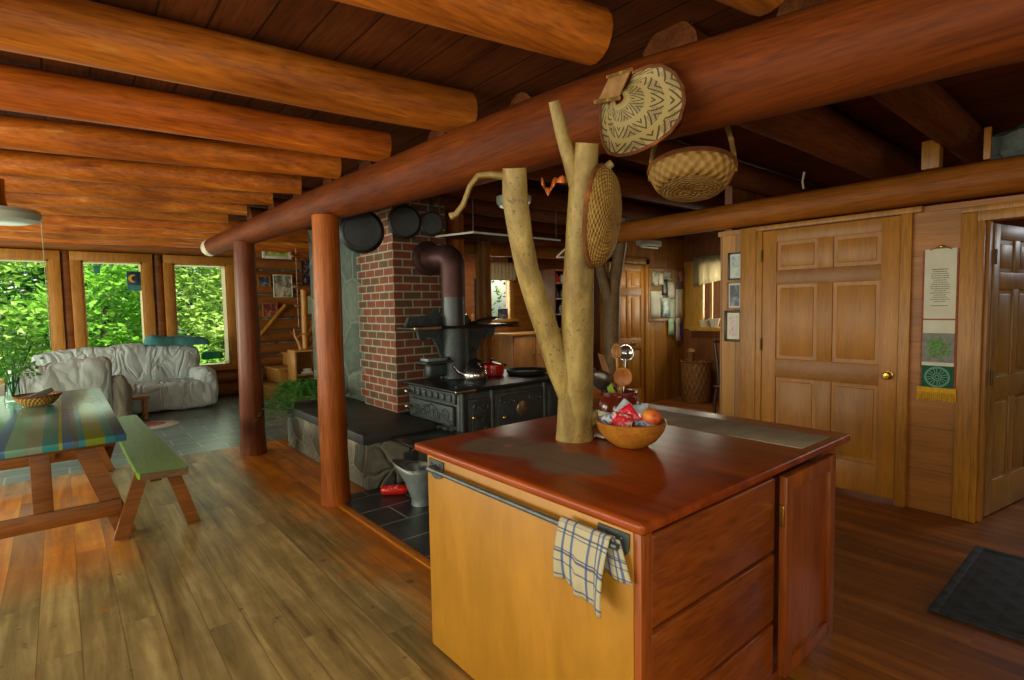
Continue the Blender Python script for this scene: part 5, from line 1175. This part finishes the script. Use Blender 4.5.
# ================================================================ KITCHEN SIDE
rk = thing('hanging_shelf', 'thin white edged shelf board hung on wires above the stove', 'hanging shelf', (3.6, 4.45, 2.2))
b = B(); b.poly([(2.914, 4.66, 2.2), (3.046, 4.212, 2.2), (4.216, 4.228, 2.2), (4.1, 4.68, 2.2)], (0, 0, .012)); part('board', b, 'matted', rk, W=True)
b = B(); b.tube([(2.914, 4.66, 2.207), (3.046, 4.21, 2.207), (4.216, 4.226, 2.207)], .0105, 6); part('edge_strip', b, 'white', rk, 'white front edge', W=True)
for x, y in ((3.07, 4.24), (4.18, 4.25), (2.95, 4.64), (4.08, 4.65)): b = B(); b.tube([(x, y, 2.2), (x, y, 2.755)], .004, 6); part('wire', b, 'wire', rk, W=True)
lp2 = thing('drum_lamp', 'white drum ceiling lamp partly hidden by the left trunk limb', 'ceiling light', (3.42, 4.05, 2.52))
b = B(); b.lathe([(0, -.06), (.14, -.06), (.165, -.03), (.17, .03), (.0, .03)], n=28); part('shade', b, 'glassw', lp2)
b = B(); b.lathe([(.06, .03), (.06, .235), (0, .235)], n=16); part('mount', b, 'white', lp2)
hg = thing('coat_hanger', 'white plastic coat hanger hanging left of the main trunk', 'hanger', (3.62, 3.5, 2.0))
b = B(); q = Matrix.Rotation(R(-30), 3, 'Z')
b.tube([q @ V(p) for p in ((-.13, 0, -.06), (0, 0, .06), (.13, 0, -.06), (-.13, 0, -.06))], .008, 6); part('frame', b, 'white', hg)
b = B(); b.tube([q @ V(p) for p in ((0, 0, .06), (0, 0, .11), (.03, 0, .14), (.0, 0, .17), (-.02, 0, .15))], .005, 6); part('hook', b, 'wire', hg)
b = B(); b.tube([(0, 0, 0), (0, 0, .605)], .004, 6); solo('hanging_wire', b, 'wire', 'thin wire that the coat hanger hangs from, beside the trunk', 'wire', (3.62, 3.5, 2.15))
kc = thing('kitchen_cupboard', 'low pine kitchen cupboard behind the stove', 'cupboard', (6.68, 7.65, 0))
b = B(); b.box(-.52, .55, -.25, .3, .0, .98, .004); part('body', b, 'brownh', kc)
for x0, x1 in ((-.49, .01), (.03, .52)):
    b = B(); b.box(x0, x1, -.27, -.25, .12, .95, .006); d_ = part('door', b, 'brownl', kc); b = B(); b.ball((x0+.06 if x0 > 0 else x1-.06, -.285, .62), .016); part('knob', b, 'brass', d_)
b = B(); b.box(-.55, .58, -.29, .3, .98, 1.015, .006); part('worktop', b, 'oak', kc)
ht = thing('open_shelves', 'tall brown open shelf unit behind the leaning trunk limb', 'shelf', (7.55, 7.65, 0))
b = B(); b.box(-.28, -.25, -.2, .3, 0, 2.2, .003); b.box(.27, .62, -.25, .3, 0, 2.2, .003); b.box(-.28, .3, .28, .3, 0, 2.2); part('carcass', b, 'dbrownp', ht)
for z in (1.02, 1.32, 1.62, 1.92, 2.17): b = B(); b.box(-.25, .27, -.2, .28, z, z+.025, .003); part('shelf_board', b, 'brownl', ht)
rd = random.Random(5)
for k, (x, z, m, nm, lb) in enumerate(((.02, 1.345, 'zinc', 'jar', 'grey jar on the lowest open kitchen shelf'), (.1, 1.645, 'glassw', 'jar', 'green-white jar on the middle open kitchen shelf'), (-.1, 1.645, 'blackp', 'jar', 'dark jar on the middle open kitchen shelf'), (.08, 1.945, 'white', 'jar', 'white jar on the top open kitchen shelf'), (-.1, 1.945, 'red', 'jar', 'small red tin on the top open kitchen shelf'))):
    b = B(); b.lathe([(0, 0), (.06, 0), (.065, .02), (.065, .12), (.04, .15), (.04, .17), (0, .17)], n=16); solo(nm, b, m, lb, 'jar', (7.55+x, 7.6, z))
kv = thing('window_valance', 'gathered beige valance over the kitchen window', 'curtain', (6.72, 8.40, 2.36))
b = B(); b.grid(lambda u, v: (-.40+.8*u, -.02-.014*math.sin(u*55), .0-.34*v), 60, 5); part('cloth', b, 'valc', kv, thick=.002)
b = B(); b.tube([(-.42, 0, 0), (.42, 0, 0)], .008, 8); part('rod', b, 'wire', kv)
picture('photo_frame', 'small dark framed photo standing on the kitchen window sill', 6.62, 6.86, 1.262, 1.46, 8.38, 'black', 'pic2', .02, None, None)
b = B(); b.lathe([(0, 0), (.03, 0), (.035, .12), (.015, .18), (.015, .22), (0, .22)], n=14); solo('bottle', b, 'zinc', 'grey bottle at the left of the kitchen window sill', 'bottle', (6.4, 8.39, 1.262))
b = B(); b.grid(lambda u, v: (-.07+.14*u, -.03+.02*math.sin(u*12), -.95*v), 10, 8); solo('apron', b, 'navy', 'dark blue cloth hanging beside the kitchen window', 'cloth', (6.22, 8.515, 2.05), thick=.01)
kt_ = thing('counter_shelf', 'low shelf with jars and utensils under the kitchen window', 'shelf', (5.95, 8.1, 0))
b = B(); b.box(-.5, .2, -.15, .3, .9, .94, .004); part('top', b, 'oak', kt_)
for x in (-.47, .17): b = B(); b.box(x-.02, x+.02, -.13, .28, 0, .9, .003); part('side', b, 'brownh', kt_)
b = B(); b.box(-.47, .17, -.12, .28, .4, .43, .003); part('shelf_board', b, 'oak', kt_)
for k in range(4):
    b = B(); x = -.35+k*.14; b.tube([(0, 0, 0), (.01, 0, .25), (0.03, 0, .38)], .012, 8); b.ball((.03, 0, .40), .03, .01, .045, 10, 6); solo('ladle', b, ['steel', 'spoon', 'white', 'spoonl'][k], ['steel', 'orange', 'white', 'pale wood'][k]+' ladle standing on the low kitchen shelf behind the red pot', 'ladle', (5.95+x, 8.05, .94))
# ================================================================ LIGHT AND CAMERA
def area(name, loc, rot, sx, sy, e, c=(1, 1, 1)):
    l = bpy.data.lights.new(name, 'AREA'); l.shape = 'RECTANGLE'; l.size = sx; l.size_y = sy; l.energy = e; l.color = c
    o = bpy.data.objects.new(name, l); C.objects.link(o); o.location = loc; o.rotation_euler = rot; return o
for i, (x0, x1) in enumerate(WIN):
    area('window_daylight', ((x0+x1)/2, YW+.3, 1.45), (R(-90), 0, 0), .8, 1.7, 7, (.93, 1, .8))
area('left_wall_fill', (-3.2, 3.4, 1.35), (0, R(-90), 0), 1.5, 6.5, 240, (1, .94, .72))  # added fill at a blank wall, standing in for unseen windows
area('rear_wall_fill', (.4, -3.2, 1.5), (R(90), 0, 0), 5.5, 1.7, 58, (1, .92, .70))  # added fill behind the camera; the front wall has no windows
area('living_side_fill', (-3.2, 8.8, 1.4), (0, R(-90), 0), 1.5, 2.6, 170, (.97, 1, .84))  # added fill for the sofa end, from the windowless left wall
area('strip_light_glow', (6.45, 4.45, 2.28), (R(-20), 0, 0), .4, .1, 11, (1, .9, .68))
area('kitchen_fill', (6.0, 6.9, 2.5), (0, 0, 0), .5, .5, 26, (1, .88, .66))  # added overhead fill, out of view and without a lamp body
area('nook_view_fill', (8.5, 3.8, 2.6), (0, 0, 0), .8, 2.0, 70, (1, .96, .85))  # added to brighten the boards behind the nook window; no porch there
area('hall_daylight', (7.2, -.6, 2.3), (0, 0, 0), 1, 1, 45, (.9, .97, 1))
area('nook_daylight', (XN+.3, 4.3, 1.7), (0, R(90), 0), .9, .8, 22, (1, .92, .74))
area('kitchen_daylight', (6.75, 8.8, 1.8), (R(-90), 0, 0), .6, 1.0, 18, (1, .92, .74))
l = bpy.data.lights.new('camera_flash', 'AREA'); l.size = .12; l.energy = 16; l.color = (1, .92, .78)
o = bpy.data.objects.new('camera_flash', l); C.objects.link(o); o.location = (-.12, -.08, 1.72); o.rotation_euler = (R(84), 0, R(-39.7))
s = bpy.data.lights.new('sun', 'SUN'); s.energy = 8.0; s.angle = R(2); s.color = (1, .96, .85)
o = bpy.data.objects.new('sun', s); C.objects.link(o); o.rotation_euler = (R(42), 0, R(-25))
w = bpy.data.worlds.new('World'); bpy.context.scene.world = w; w.use_nodes = True
nt = w.node_tree; bg = nt.nodes['Background']; sk = nt.nodes.new('ShaderNodeTexSky'); sk.sky_type = 'NISHITA'; sk.sun_disc = False; sk.sun_elevation = R(48); sk.sun_rotation = R(190); sk.air_density = 1.2; sk.dust_density = 2
nt.links.new(sk.outputs[0], bg.inputs[0]); bg.inputs[1].default_value = .3
cd = bpy.data.cameras.new('Camera'); cam = bpy.data.objects.new('Camera', cd); C.objects.link(cam)
yaw, pitch, roll, F = R(39.73), R(-3.52), R(-1.03), 543.5
f = V((math.sin(yaw)*math.cos(pitch), math.cos(yaw)*math.cos(pitch), math.sin(pitch))); r = V((math.cos(yaw), -math.sin(yaw), 0)); u = r.cross(f)
r2 = r*math.cos(roll)+u*math.sin(roll); u2 = u*math.cos(roll)-r*math.sin(roll)
cam.matrix_world = Matrix((( r2.x, u2.x, -f.x, 0), (r2.y, u2.y, -f.y, 0), (r2.z, u2.z, -f.z, 1.5), (0, 0, 0, 1)))
cd.sensor_width = 36; cd.lens = 36*F/1024; cd.clip_start = .05; cd.clip_end = 200
sc = bpy.context.scene; sc.camera = cam
sc.view_settings.view_transform = 'Standard'; sc.view_settings.look = 'None'; sc.view_settings.gamma = 1; sc.view_settings.use_curve_mapping = False; sc.view_settings.exposure = 0
sc.cycles.max_bounces = 8; sc.cycles.transparent_max_bounces = 16; sc.cycles.caustics_reflective = False; sc.cycles.caustics_refractive = False
